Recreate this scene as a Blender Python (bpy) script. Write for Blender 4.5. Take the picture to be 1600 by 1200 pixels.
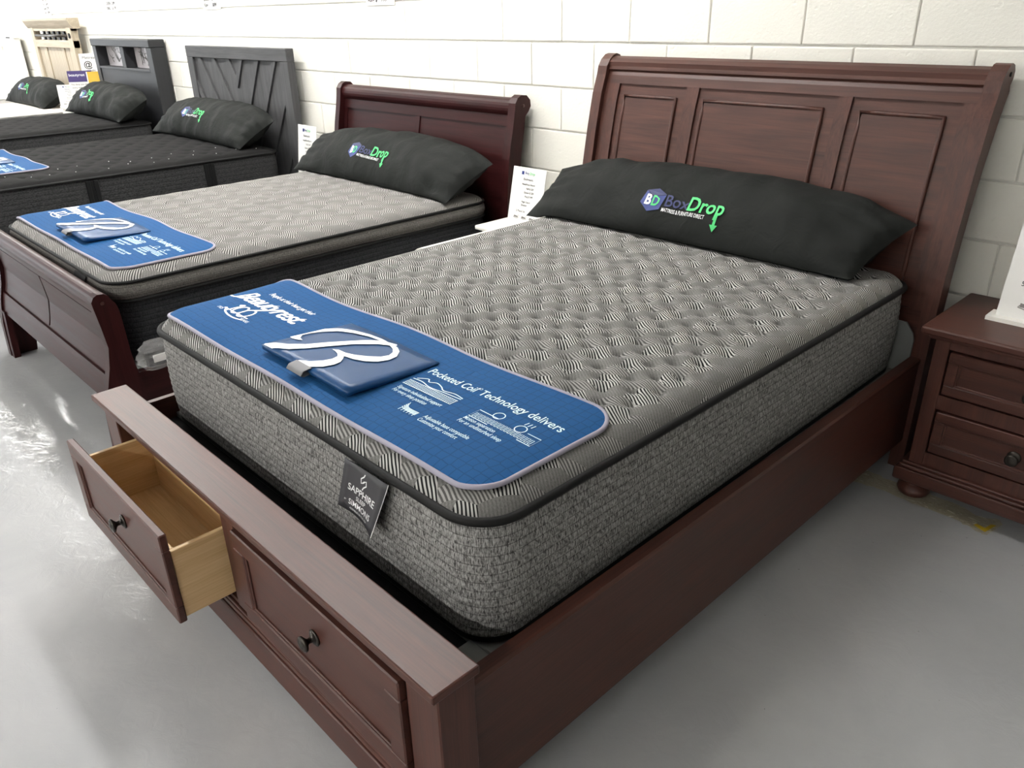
import bpy, bmesh, math, random
from mathutils import Vector, Matrix, noise
from mathutils.geometry import tessellate_polygon
random.seed(7)
scene = bpy.context.scene
COL = scene.collection
for o in list(bpy.data.objects):
    bpy.data.objects.remove(o)

# ------------------------------------------------------------------ camera
def look_camera(loc, yaw, pitch, roll, fpx):
    cy, sy, cp, sp = math.cos(yaw), math.sin(yaw), math.cos(pitch), math.sin(pitch)
    f = Vector((sy * cp, cy * cp, sp)); r = Vector((cy, -sy, 0)); u = r.cross(f)
    cr, sr = math.cos(roll), math.sin(roll)
    r2 = r * cr + u * sr; u2 = -r * sr + u * cr
    cam = bpy.data.cameras.new('camera'); ob = bpy.data.objects.new('camera', cam); COL.objects.link(ob)
    cam.sensor_width = 36.0; cam.lens = fpx / 1600.0 * 36.0
    cam.clip_start = 0.05; cam.clip_end = 100
    ob.matrix_world = Matrix(((r2.x, u2.x, -f.x, loc[0]), (r2.y, u2.y, -f.y, loc[1]),
                              (r2.z, u2.z, -f.z, loc[2]), (0, 0, 0, 1)))
    scene.camera = ob
look_camera((2.43724, -0.77137, 1.5626), -0.8105, -0.44486, -0.022064, 1223.05)

# ------------------------------------------------------------------ world, exposure, lights
scene.view_settings.view_transform = 'Standard'
scene.view_settings.look = 'None'
scene.view_settings.gamma = 1.0
scene.view_settings.use_curve_mapping = False
scene.view_settings.exposure = 0.86
world = bpy.data.worlds.new('world'); scene.world = world; world.use_nodes = True
bg = world.node_tree.nodes['Background']
bg.inputs[0].default_value = (0.90, 0.95, 1.0, 1); bg.inputs[1].default_value = 3.0
CEIL = 3.1
PANEL_POWER = 30.0
PANELS = [(x, 1.1) for x in (-9.6, -6.6, -3.6, -0.6)] + [(x, -4.2) for x in (-7.5, -4.8, -2.1, 0.5, 3.0)]
PANEL_HALF = 1.2

# ------------------------------------------------------------------ helpers
ORG = {}
def V(*a): return Vector(a)
def tag(o, label=None, cat=None, group=None, kind=None):
    if label: o['label'] = label
    if cat: o['category'] = cat
    if group: o['group'] = group
    if kind: o['kind'] = kind
    return o
def thing(name, label, cat, loc, group=None):
    o = bpy.data.objects.new(name, None); COL.objects.link(o)
    o.empty_display_size = 0.1
    o.location = loc; ORG[o.name] = Vector(loc)
    return tag(o, label, cat, group)
def mk(name, vs, fs, mat, parent=None, smooth=False, uvs=None, mats=None, fmat=None, recalc=True):
    """one mesh object from world-space vertices"""
    vs = [Vector(v) for v in vs]
    lo = Vector((min(v.x for v in vs), min(v.y for v in vs), min(v.z for v in vs)))
    hi = Vector((max(v.x for v in vs), max(v.y for v in vs), max(v.z for v in vs)))
    c = (lo + hi) / 2; c.z = lo.z
    me = bpy.data.meshes.new(name)
    me.from_pydata([v - c for v in vs], [], fs)
    if uvs:
        l = me.uv_layers.new(name='UVMap')
        for lp in me.loops: l.data[lp.index].uv = uvs[lp.vertex_index]
    if recalc:
        bm = bmesh.new(); bm.from_mesh(me); bmesh.ops.recalc_face_normals(bm, faces=bm.faces); bm.to_mesh(me); bm.free()
    if smooth:
        me.polygons.foreach_set('use_smooth', [True] * len(me.polygons))
    for m in (mats or [mat]): me.materials.append(m)
    if fmat: me.polygons.foreach_set('material_index', fmat)
    o = bpy.data.objects.new(name, me); COL.objects.link(o)
    if parent: o.parent = parent; o.location = c - ORG[parent.name]
    else: o.location = c
    ORG[o.name] = c
    return o
def bm_out(bm):
    bm.verts.index_update()
    return [v.co.copy() for v in bm.verts], [[v.index for v in f.verts] for f in bm.faces]
def box_geo(x0, x1, y0, y1, z0, z1, bev=0.0, seg=1):
    bm = bmesh.new()
    bmesh.ops.create_cube(bm, size=1, matrix=Matrix.Translation(((x0+x1)/2, (y0+y1)/2, (z0+z1)/2)) @ Matrix.Diagonal((x1-x0, y1-y0, z1-z0, 1)))
    if bev: bmesh.ops.bevel(bm, geom=list(bm.edges), offset=bev, segments=seg, profile=0.5, affect='EDGES')
    r = bm_out(bm); bm.free(); return r
def box(name, x0, x1, y0, y1, z0, z1, mat, parent=None, bev=0.003, seg=1, smooth=False):
    v, f = box_geo(x0, x1, y0, y1, z0, z1, bev, seg)
    return mk(name, v, f, mat, parent, smooth)
def join(*geos):
    vs, fs = [], []
    for v, f in geos:
        n = len(vs); vs += list(v); fs += [[i + n for i in q] for q in f]
    return vs, fs
def prism(poly, axis, a0, a1):
    """extrude a 2-D polygon along an axis. axis x: poly=(y,z); y: (x,z); z: (x,y)"""
    def p(q, a):
        return {'x': (a, q[0], q[1]), 'y': (q[0], a, q[1]), 'z': (q[0], q[1], a)}[axis]
    n = len(poly)
    vs = [p(q, a0) for q in poly] + [p(q, a1) for q in poly]
    fs = [list(range(n)), list(range(2*n - 1, n - 1, -1))] + [[i, (i+1) % n, n + (i+1) % n, n + i] for i in range(n)]
    return vs, fs
def strip_prism(front, back, axis, a0, a1):
    """extrude a ribbon between two polylines with equal counts (robust for curved profiles)"""
    def p(q, a):
        return {'x': (a, q[0], q[1]), 'y': (q[0], a, q[1])}[axis]
    n = len(front); vs = []
    for a in (a0, a1):
        vs += [p(q, a) for q in front] + [p(q, a) for q in back]
    fs = []
    for i in range(n - 1):
        fs += [[i, i+1, n+i+1, n+i], [2*n+i, 3*n+i, 3*n+i+1, 2*n+i+1],
               [i, 2*n+i, 2*n+i+1, i+1], [n+i, n+i+1, 3*n+i+1, 3*n+i]]
    fs += [[0, n, 3*n, 2*n], [n-1, 3*n-1, 4*n-1, 2*n-1]]
    return vs, fs
def lathe(prof, n, origin, axis='z'):
    """prof = [(r,h)]; revolve about an axis through origin"""
    ox, oy, oz = origin; vs = []; fs = []
    for r, h in prof:
        for k in range(n):
            a = 2*math.pi*k/n; c, s = r*math.cos(a), r*math.sin(a)
            vs.append({'z': (ox+c, oy+s, oz+h), 'y': (ox+c, oy+h, oz+s), 'x': (ox+h, oy+c, oz+s)}[axis])
    m = len(prof)
    for i in range(m-1):
        for k in range(n):
            fs.append([i*n+k, i*n+(k+1) % n, (i+1)*n+(k+1) % n, (i+1)*n+k])
    fs.append(list(range(n))); fs.append([(m-1)*n+k for k in range(n-1, -1, -1)])
    return vs, fs
def tube(pts, r, n=8, closed=False):
    pts = [Vector(p) for p in pts]; m = len(pts); vs = []; fs = []
    for i, p in enumerate(pts):
        a = pts[(i-1) % m] if (closed or i > 0) else p
        b = pts[(i+1) % m] if (closed or i < m-1) else p
        t = (b - a).normalized()
        up = Vector((0, 0, 1)) if abs(t.z) < 0.9 else Vector((1, 0, 0))
        s = t.cross(up).normalized(); u = s.cross(t)
        for k in range(n):
            an = 2*math.pi*k/n
            vs.append(p + s*(r*math.cos(an)) + u*(r*math.sin(an)))
    for i in range(m if closed else m-1):
        j = (i+1) % m
        for k in range(n):
            fs.append([i*n+k, i*n+(k+1) % n, j*n+(k+1) % n, j*n+k])
    if not closed:
        fs.append(list(range(n))); fs.append([(m-1)*n+k for k in range(n-1, -1, -1)])
    return vs, fs
def rr(x0, x1, y0, y1, r, na=10, step=0.06):
    """rounded rectangle outline with outward normals"""
    pts = []
    for cx, cy, a0 in ((x1-r, y0+r, -90), (x1-r, y1-r, 0), (x0+r, y1-r, 90), (x0+r, y0+r, 180)):
        arc = [((cx + r*math.cos(math.radians(a0+90*k/na)), cy + r*math.sin(math.radians(a0+90*k/na))),
                (math.cos(math.radians(a0+90*k/na)), math.sin(math.radians(a0+90*k/na)))) for k in range(na+1)]
        if pts:
            (p, n), (q, _) = pts[-1], arc[0]
            d = math.hypot(q[0]-p[0], q[1]-p[1]); m = max(1, int(d/step))
            for k in range(1, m): pts.append(((p[0]+(q[0]-p[0])*k/m, p[1]+(q[1]-p[1])*k/m), n))
        pts += arc
    (p, n), (q, _) = pts[-1], pts[0]
    d = math.hypot(q[0]-p[0], q[1]-p[1]); m = max(1, int(d/step))
    for k in range(1, m): pts.append(((p[0]+(q[0]-p[0])*k/m, p[1]+(q[1]-p[1])*k/m), n))
    return pts
def loft(loops, cap=False):
    n = len(loops[0]); vs = [p for l in loops for p in l]; fs = []
    for i in range(len(loops)-1):
        for k in range(n):
            fs.append([i*n+k, i*n+(k+1) % n, (i+1)*n+(k+1) % n, (i+1)*n+k])
    if cap:
        fs.append(list(range(n))); fs.append([(len(loops)-1)*n+k for k in range(n-1, -1, -1)])
    return vs, fs
_tc = {}
def text2d(s, size, bold=0.0, shear=0.0, align='LEFT', spacing=1.0, sx=1.0):
    key = (s, bold, shear, align, spacing)
    if key not in _tc:
        cu = bpy.data.curves.new('t', 'FONT'); cu.body = s; cu.size = 1.0; cu.offset = bold; cu.shear = shear
        cu.align_x = align; cu.space_character = spacing; cu.resolution_u = 3; cu.dimensions = '2D'; cu.fill_mode = 'FRONT'
        ob = bpy.data.objects.new('t', cu)
        me = ob.to_mesh()
        _tc[key] = ([(v.co.x, v.co.y) for v in me.vertices], [list(p.vertices) for p in me.polygons])
        ob.to_mesh_clear(); bpy.data.objects.remove(ob); bpy.data.curves.remove(cu)
    v, f = _tc[key]
    return [(x*size*sx, y*size) for x, y in v], f
def poly2d(pts):
    tri = tessellate_polygon([[Vector((x, y, 0)) for x, y in pts]])
    return list(pts), [list(t) for t in tri]
def stroke2d(pts, w):
    """flat ribbon along a 2-D polyline"""
    vs, fs = [], []
    n = len(pts)
    for i, (x, y) in enumerate(pts):
        a = pts[max(0, i-1)]; b = pts[min(n-1, i+1)]
        dx, dy = b[0]-a[0], b[1]-a[1]; d = math.hypot(dx, dy) or 1
        ww = w(i/(n-1)) if callable(w) else w
        vs += [(x - dy/d*ww/2, y + dx/d*ww/2), (x + dy/d*ww/2, y - dx/d*ww/2)]
    for i in range(n-1): fs.append([2*i, 2*i+1, 2*i+3, 2*i+2])
    return vs, fs
def place2d(geos, fn):
    """geos: [((verts2d, faces), ox, oy)] -> 3-D through fn(x,y)"""
    vs, fs = [], []
    for (v, f), ox, oy in geos:
        n = len(vs); vs += [fn(x+ox, y+oy) for x, y in v]; fs += [[i+n for i in q] for q in f]
    return vs, fs
def ellipse2d(cx, cy, rx, ry, w=None, n=24):
    p = [(cx+rx*math.cos(2*math.pi*k/n), cy+ry*math.sin(2*math.pi*k/n)) for k in range(n)]
    if w is None: return poly2d(p)
    return stroke2d(p + [p[0], p[1]], w)
def smoothpts(pts, k=6):
    out = []
    n = len(pts)
    for i in range(n-1):
        p0, p1, p2, p3 = pts[max(0, i-1)], pts[i], pts[i+1], pts[min(n-1, i+2)]
        for j in range(k):
            t = j/k
            out.append(tuple(0.5*((2*p1[d]) + (-p0[d]+p2[d])*t + (2*p0[d]-5*p1[d]+4*p2[d]-p3[d])*t*t + (-p0[d]+3*p1[d]-3*p2[d]+p3[d])*t**3) for d in range(2)))
    out.append(tuple(pts[-1])); return out

# ------------------------------------------------------------------ materials
class NT:
    def __init__(s, name):
        s.m = bpy.data.materials.new(name); s.m.use_nodes = True
        s.t = s.m.node_tree; s.b = s.t.nodes['Principled BSDF']
    def n(s, kind, **kw):
        nd = s.t.nodes.new(kind)
        for k, v in kw.items(): setattr(nd, k, v)
        return nd
    def link(s, a, b): s.t.links.new(a, b)
    def val(s, sock, v):
        if isinstance(v, bpy.types.NodeSocket): s.link(v, sock)
        else: sock.default_value = v
    def math(s, op, a, b=0.0, c=0.0, clamp=False):
        nd = s.n('ShaderNodeMath', operation=op, use_clamp=clamp)
        s.val(nd.inputs[0], a); s.val(nd.inputs[1], b); s.val(nd.inputs[2], c)
        return nd.outputs[0]
    def coord(s, kind='Object', scale=(1, 1, 1)):
        tc = s.n('ShaderNodeTexCoord'); mp = s.n('ShaderNodeMapping'); mp.inputs['Scale'].default_value = scale
        s.link(tc.outputs[kind], mp.inputs[0]); return mp.outputs[0]
    def noise(s, vec, scale, detail=3, rough=0.55, dist=0.0):
        nd = s.n('ShaderNodeTexNoise'); s.link(vec, nd.inputs['Vector'])
        nd.inputs['Scale'].default_value = scale; nd.inputs['Detail'].default_value = detail
        nd.inputs['Roughness'].default_value = rough; nd.inputs['Distortion'].default_value = dist
        return nd.outputs['Fac']
    def ramp(s, fac, stops):
        nd = s.n('ShaderNodeValToRGB'); e = nd.color_ramp.elements
        while len(e) < len(stops): e.new(0.5)
        for i, (p, c) in enumerate(stops):
            e[i].position = p; e[i].color = tuple(c) + (1,) if len(c) == 3 else c
        s.val(nd.inputs[0], fac); return nd.outputs[0]
    def mix(s, fac, a, b):
        nd = s.n('ShaderNodeMix', data_type='RGBA')
        s.val(nd.inputs[0], fac)
        for sock, v in ((nd.inputs[6], a), (nd.inputs[7], b)):
            if isinstance(v, bpy.types.NodeSocket): s.link(v, sock)
            else: sock.default_value = tuple(v) + (1,)
        return nd.outputs[2]
    def bump(s, h, strength, dist):
        nd = s.n('ShaderNodeBump'); nd.inputs['Strength'].default_value = strength; nd.inputs['Distance'].default_value = dist
        s.link(h, nd.inputs['Height']); s.link(nd.outputs[0], s.b.inputs['Normal'])
    def base(s, c):
        if isinstance(c, bpy.types.NodeSocket): s.link(c, s.b.inputs['Base Color'])
        else: s.b.inputs['Base Color'].default_value = tuple(c) + (1,)
    def set(s, rough=0.5, metal=0.0, spec=0.5, coat=0.0, coat_rough=0.1, sheen=0.0):
        b = s.b.inputs
        s.val(b['Roughness'], rough); b['Metallic'].default_value = metal
        b['Specular IOR Level'].default_value = spec; b['Coat Weight'].default_value = coat; b['Coat Roughness'].default_value = coat_rough
        b['Sheen Weight'].default_value = sheen
        return s.m
def sr(r, g, b):
    f = lambda c: ((c/255+0.055)/1.055)**2.4 if c/255 > 0.04045 else c/255/12.92
    return (f(r), f(g), f(b))
def plain(name, c, rough=0.5, metal=0.0, spec=0.5, noise_amt=0.06, scale=30, coat=0.0, sheen=0.0):
    m = NT(name); v = m.coord()
    n = m.noise(v, scale)
    m.base(m.mix(n, [x*(1-noise_amt) for x in c], [min(1, x*(1+noise_amt)) for x in c]))
    return m.set(rough, metal, spec, coat, 0.15, sheen)
def wood(name, dark, light, grain='x', rough=0.32, coat=0.25, fine=1.0, crough=0.2, spec=0.5):
    m = NT(name)
    sc = {'x': (1.2, 22, 22), 'y': (22, 1.2, 22), 'z': (22, 22, 1.2)}[grain]
    v = m.coord('Object', sc)
    n1 = m.noise(v, 1.6, 5, 0.6, 0.6)
    sc2 = {'x': (6, 260, 260), 'y': (260, 6, 260), 'z': (260, 260, 6)}[grain]
    n2 = m.noise(m.coord('Object', sc2), 1.0, 2, 0.5)
    f = m.math('ADD', m.math('MULTIPLY', n1, 0.7), m.math('MULTIPLY', n2, 0.3*fine))
    m.base(m.ramp(f, [(0.3, dark), (0.68, light)]))
    m.bump(n2, 0.06, 0.0006)
    return m.set(m.math('ADD', m.math('MULTIPLY', n1, 0.12), rough - 0.06), 0, spec, coat, crough)
M = {}
M['wood'] = {g: wood('cherry_stained_wood_' + g, sr(52, 27, 21), sr(84, 49, 40), g, 0.43, 0.04, 1.0, 0.3, 0.38) for g in 'xyz'}
M['mahog'] = {g: wood('dark_mahogany_' + g, sr(36, 13, 14), sr(60, 25, 25), g, 0.40, 0.03, 0.6, 0.2, 0.16) for g in 'xyz'}
M['pine'] = {g: wood('pale_pine_' + g, sr(190, 152, 104), sr(228, 198, 152), g, 0.5, 0.0) for g in 'xyz'}
M['greyw'] = {g: wood('charcoal_grey_wood_' + g, sr(44, 44, 46), sr(76, 76, 78), g, 0.7, 0.0, 1.4) for g in 'xyz'}
M['beigew'] = {g: wood('weathered_beige_wood_' + g, sr(150, 138, 118), sr(186, 174, 154), g, 0.65, 0.0, 1.4) for g in 'xyz'}
M['blackw'] = {g: wood('black_laminate_' + g, sr(26, 27, 30), sr(38, 39, 43), g, 0.55, 0.0) for g in 'xyz'}
M['whitew'] = plain('white_lacquer', sr(232, 230, 224), 0.35, noise_amt=0.02)
M['black'] = plain('black_trim', sr(17, 17, 18), 0.7, spec=0.25)
M['bronze'] = plain('dark_bronze', sr(62, 58, 54), 0.32, 0.85)
M['screw'] = plain('screw_cap', sr(70, 40, 34), 0.4)
M['platform'] = plain('grey_platform_deck', sr(112, 114, 112), 0.7)
M['paper'] = plain('white_card', sr(222, 221, 218), 0.55, noise_amt=0.01)
M['ink'] = plain('dark_ink', sr(30, 30, 34), 0.8, spec=0.2)
M['inkgrey'] = plain('grey_ink', sr(130, 126, 124), 0.7)
M['inkblue'] = plain('logo_navy', sr(38, 54, 118), 0.6)
M['inkblue_d'] = plain('logo_navy_dark', sr(27, 36, 84), 0.6)
M['inkgreen'] = plain('logo_green', sr(66, 190, 108), 0.6)
M['white_print'] = plain('white_print', sr(238, 240, 240), 0.6, noise_amt=0.01)
M['cyan_print'] = plain('pale_blue_print', sr(206, 232, 240), 0.6, noise_amt=0.01)
M['binding'] = plain('lilac_grey_binding', sr(150, 146, 160), 0.8)
M['purple'] = plain('purple_print', sr(66, 54, 108), 0.6)
M['yellow'] = plain('yellow_print', sr(214, 176, 62), 0.6)
M['plastic'] = plain('clear_plastic', sr(215, 215, 215), 0.08)
M['plastic'].node_tree.nodes['Principled BSDF'].inputs['Alpha'].default_value = 0.22
M['lint'] = plain('white_lint', sr(225, 225, 222), 0.9)
M['photo'] = plain('pale_photo_print', sr(224, 218, 222), 0.35)

def pillow_mat():
    m = NT('black_pillow_fabric'); v = m.coord()
    n = m.noise(v, 6, 4); w = m.noise(m.coord('Object', (900, 900, 900)), 1.0, 1)
    m.base(m.mix(n, sr(23, 25, 24), sr(31, 33, 31)))
    m.bump(m.math('ADD', m.math('MULTIPLY', m.noise(v, 11, 3, 0.5, 0.8), 1.0), m.math('MULTIPLY', w, 0.02)), 0.35, 0.02)
    return m.set(0.8, 0, 0.18)
M['pillow'] = pillow_mat()
def heather(name, dark, light, line=0.0, lp=0.021, sc=(420, 420, 70)):
    """streaky heathered knit with horizontal quilting lines"""
    m = NT(name)
    n = m.noise(m.coord('Object', sc), 1.0, 3, 0.7)
    c = m.ramp(n, [(0.36, dark), (0.64, light)])
    if line:
        sp = m.n('ShaderNodeSeparateXYZ'); m.link(m.coord(), sp.inputs[0])
        wob = m.math('MULTIPLY', m.math('SUBTRACT', m.noise(m.coord('Object', (9, 9, 9)), 1.0, 2), 0.5), 0.004)
        ph = m.math('FRACT', m.math('DIVIDE', m.math('ADD', sp.outputs[2], wob), lp))
        dd = m.math('MINIMUM', ph, m.math('SUBTRACT', 1.0, ph))
        br = m.noise(m.coord('Object', (70, 70, 20)), 1.0, 2)
        msk = m.math('MULTIPLY', m.math('LESS_THAN', dd, 0.055), m.math('GREATER_THAN', br, 0.36))
        c = m.mix(m.math('MULTIPLY', msk, line), c, [q*0.45 for q in dark])
    m.base(c); m.bump(n, 0.3, 0.0015)
    return m.set(0.92, 0, 0.15)
M['side1'] = heather('heather_grey_border', sr(58, 57, 56), sr(164, 163, 161), 0.5, 0.021, (330, 330, 75))
M['side2'] = heather('heather_taupe_border', sr(70, 68, 66), sr(124, 121, 117), 0.7, 0.018)
M['side2d'] = heather('charcoal_knit_border', sr(30, 31, 33), sr(60, 61, 64), 0.8, 0.021)
M['side3'] = heather('dark_grey_knit_border', sr(34, 34, 35), sr(68, 68, 69), 0.6, 0.028, sc=(90, 90, 300))
M['top3'] = heather('black_quilted_knit', sr(15, 15, 16), sr(28, 27, 27), sc=(300, 300, 300))
M['top5'] = heather('cream_quilted_knit', sr(196, 190, 184), sr(226, 222, 216), sc=(200, 200, 200))
M['side5'] = heather('pale_grey_border', sr(188, 186, 184), sr(216, 214, 210), sc=(200, 200, 200))

def hatch_top(name, dark, light, grey, hexs, per, contrast=1.0):
    """knit ticking of tumbling-block rhombi hatched in three directions (UV in metres)"""
    m = NT(name)
    raw = m.coord('UV')
    rot = m.n('ShaderNodeVectorRotate', rotation_type='Z_AXIS'); m.link(raw, rot.inputs['Vector']); rot.inputs['Angle'].default_value = math.radians(-46)
    scl = m.n('ShaderNodeVectorMath', operation='MULTIPLY'); m.link(rot.outputs[0], scl.inputs[0]); scl.inputs[1].default_value = (1/hexs, 1/(hexs*0.62), 1)
    wob = m.n('ShaderNodeTexNoise'); m.link(scl.outputs[0], wob.inputs['Vector']); wob.inputs['Scale'].default_value = 1.1; wob.inputs['Detail'].default_value = 1
    wsub = m.n('ShaderNodeVectorMath', operation='MULTIPLY_ADD'); m.link(wob.outputs['Color'], wsub.inputs[0]); wsub.inputs[1].default_value = (.18, .18, 0); m.link(scl.outputs[0], wsub.inputs[2])
    p = wsub.outputs[0]
    s3 = math.sqrt(3)
    def cell(off):
        a = m.n('ShaderNodeVectorMath', operation='ADD'); m.link(p, a.inputs[0]); a.inputs[1].default_value = (off[0], off[1], 0)
        w = m.n('ShaderNodeVectorMath', operation='WRAP'); m.link(a.outputs[0], w.inputs[0]); w.inputs[1].default_value = (0.5, s3/2, 1); w.inputs[2].default_value = (-0.5, -s3/2, -1)
        return w.outputs[0]
    A, B = cell((0, 0)), cell((0.5, s3/2))
    def ln(v):
        l = m.n('ShaderNodeVectorMath', operation='LENGTH'); m.link(v, l.inputs[0]); return l.outputs['Value']
    sel = m.math('LESS_THAN', ln(A), ln(B))
    mixv = m.n('ShaderNodeMix', data_type='VECTOR'); m.link(sel, mixv.inputs[0]); m.link(B, mixv.inputs[4]); m.link(A, mixv.inputs[5])
    sx = m.n('ShaderNodeSeparateXYZ'); m.link(mixv.outputs[1], sx.inputs[0])
    ang = m.math('ARCTAN2', sx.outputs[1], sx.outputs[0])
    t = m.math('DIVIDE', m.math('ADD', ang, math.radians(330+90)), 2*math.pi/3)
    sec = m.math('FLOOR', m.math('MODULO', t, 3.0))
    ps = m.n('ShaderNodeSeparateXYZ'); m.link(raw, ps.inputs[0])
    wn = m.math('MULTIPLY', m.noise(raw, 14, 1), 0.012)
    def dirc(deg):
        a = math.radians(deg)
        return m.math('ADD', m.math('ADD', m.math('MULTIPLY', ps.outputs[0], math.cos(a)), m.math('MULTIPLY', ps.outputs[1], math.sin(a))), wn)
    is1 = m.math('COMPARE', sec, 1.0, 0.1); is2 = m.math('COMPARE', sec, 2.0, 0.1)
    d = m.math('ADD', m.math('MULTIPLY', dirc(55), m.math('SUBTRACT', 1.0, is2)), m.math('MULTIPLY', dirc(72), is2))
    st = m.math('SINE', m.math('MULTIPLY', d, 2*math.pi/per))
    stripe = m.ramp(m.math('ADD', m.math('MULTIPLY', st, 0.5), 0.5), [(0.35, dark), (0.65, light)])
    hn = m.noise(m.coord('UV', (300, 300, 1)), 1.0, 2, 0.7)
    plainc = m.ramp(hn, [(0.3, [c*0.72 for c in grey]), (0.7, [min(1, c*1.25) for c in grey])])
    m.base(m.mix(m.math('ADD', m.math('MULTIPLY', is1, 0.92), m.math('MULTIPLY', is2, 0.5)), stripe, plainc))
    m.bump(m.math('ADD', m.math('MULTIPLY', st, 0.3), hn), 0.25, 0.001)
    return m.set(0.9, 0, 0.15)
M['top1'] = hatch_top('hatched_grey_ticking', sr(20, 20, 21), sr(176, 175, 172), sr(108, 107, 105), 0.165, 0.0074)
M['top2'] = hatch_top('hatched_taupe_ticking', sr(54, 53, 52), sr(166, 164, 160), sr(112, 110, 108), 0.19, 0.0085)

def pad_mat(name, c0, c1):
    m = NT(name); v = m.coord('UV', (1, 1, 1))
    # embossed hexagon quilting
    vo = m.n('ShaderNodeTexVoronoi', feature='DISTANCE_TO_EDGE'); vo.inputs['Scale'].default_value = 42; vo.inputs['Randomness'].default_value = 0.25
    m.link(v, vo.inputs['Vector'])
    edge = m.ramp(vo.outputs['Distance'], [(0.0, (0, 0, 0)), (0.08, (1, 1, 1))])
    n = m.noise(m.coord('UV', (500, 500, 1)), 1.0, 2)
    c = m.mix(n, c0, c1)
    m.base(m.mix(m.math('MULTIPLY', m.math('SUBTRACT', 1.0, edge), 0.5), c, [x*0.4 for x in c0]))
    m.bump(edge, 0.3, 0.002)
    return m.set(0.8, 0, 0.15)
M['pad'] = pad_mat('blue_foot_pad_fabric', sr(22, 71, 118), sr(30, 84, 136))
M['pouch'] = plain('glossy_blue_vinyl', sr(22, 66, 112), 0.36, spec=0.3, noise_amt=0.04)

def wall_mat(name, c, bump=0.5):
    m = NT(name)
    g = m.n('ShaderNodeNewGeometry'); mp = m.n('ShaderNodeMapping'); m.link(g.outputs['Position'], mp.inputs[0]); v = mp.outputs[0]
    n = m.noise(v, 5, 3); f = m.noise(v, 90, 4, 0.6); k = m.noise(v, 28, 2, 0.5)
    m.base(m.mix(n, [x*0.97 for x in c], c))
    pits = m.ramp(k, [(0.66, (0, 0, 0)), (0.76, (1, 1, 1))])
    m.bump(m.math('SUBTRACT', m.math('MULTIPLY', f, 0.55), m.math('MULTIPLY', pits, 0.35)), bump, 0.006)
    return m.set(0.55, 0, 0.35)
M['block'] = wall_mat('painted_block', sr(228, 226, 218))
M['mortar'] = wall_mat('painted_mortar', sr(206, 204, 197))
M['plaster'] = plain('white_plaster', sr(224, 223, 218), 0.8, noise_amt=0.02, scale=3)
def floor_mat():
    m = NT('sealed_grey_concrete')
    g = m.n('ShaderNodeNewGeometry'); mp = m.n('ShaderNodeMapping'); m.link(g.outputs['Position'], mp.inputs[0]); v = mp.outputs[0]
    n = m.noise(v, 1.3, 5, 0.6, 0.4); k = m.noise(v, 14, 4, 0.65, 1.5)
    c = m.ramp(n, [(0.3, sr(158, 159, 161)), (0.7, sr(174, 174, 175))])
    sp = m.noise(v, 55, 2, 0.5)
    m.base(m.mix(m.ramp(sp, [(0.77, (0, 0, 0)), (0.80, (1, 1, 1))]), c, sr(92, 88, 84)))
    m.bump(m.math('ADD', m.math('MULTIPLY', n, 1.0), m.math('MULTIPLY', k, 0.25)), 0.35, 0.012)
    r = m.math('ADD', m.math('MULTIPLY', k, 0.14), 0.06)
    return m.set(r, 0, 0.5)
M['floor'] = floor_mat()
def patch_mat():
    m = NT('scraped_adhesive')
    v = m.coord('Object', (1, 4, 1))
    n = m.noise(v, 9, 5, 0.7, 2.0); k = m.noise(v, 30, 3, 0.6, 1.0)
    c = m.ramp(n, [(0.3, sr(110, 102, 78)), (0.45, sr(168, 160, 138)), (0.55, sr(140, 132, 112)), (0.66, sr(222, 214, 196))])
    m.base(m.mix(m.math('MULTIPLY', k, 0.4), c, sr(120, 118, 108)))
    m.bump(n, 0.5, 0.004)
    return m.set(0.5)
M['patch'] = patch_mat()
M['chip'] = plain('yellow_paint_chip', sr(176, 148, 30), 0.5)
def emit(name, c, s):
    m = NT(name); m.base((0.8, 0.8, 0.8))
    m.b.inputs['Emission Color'].default_value = tuple(c) + (1,); m.b.inputs['Emission Strength'].default_value = s
    return m.m
M['lamp'] = emit('light_diffuser', (1.0, 0.985, 0.955), PANEL_POWER)
def glass():
    m = NT('window_glass'); m.base((0.95, 0.97, 0.97)); m.b.inputs['Transmission Weight'].default_value = 1.0
    return m.set(0.0, 0, 0.5)
M['glass'] = glass()

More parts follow.
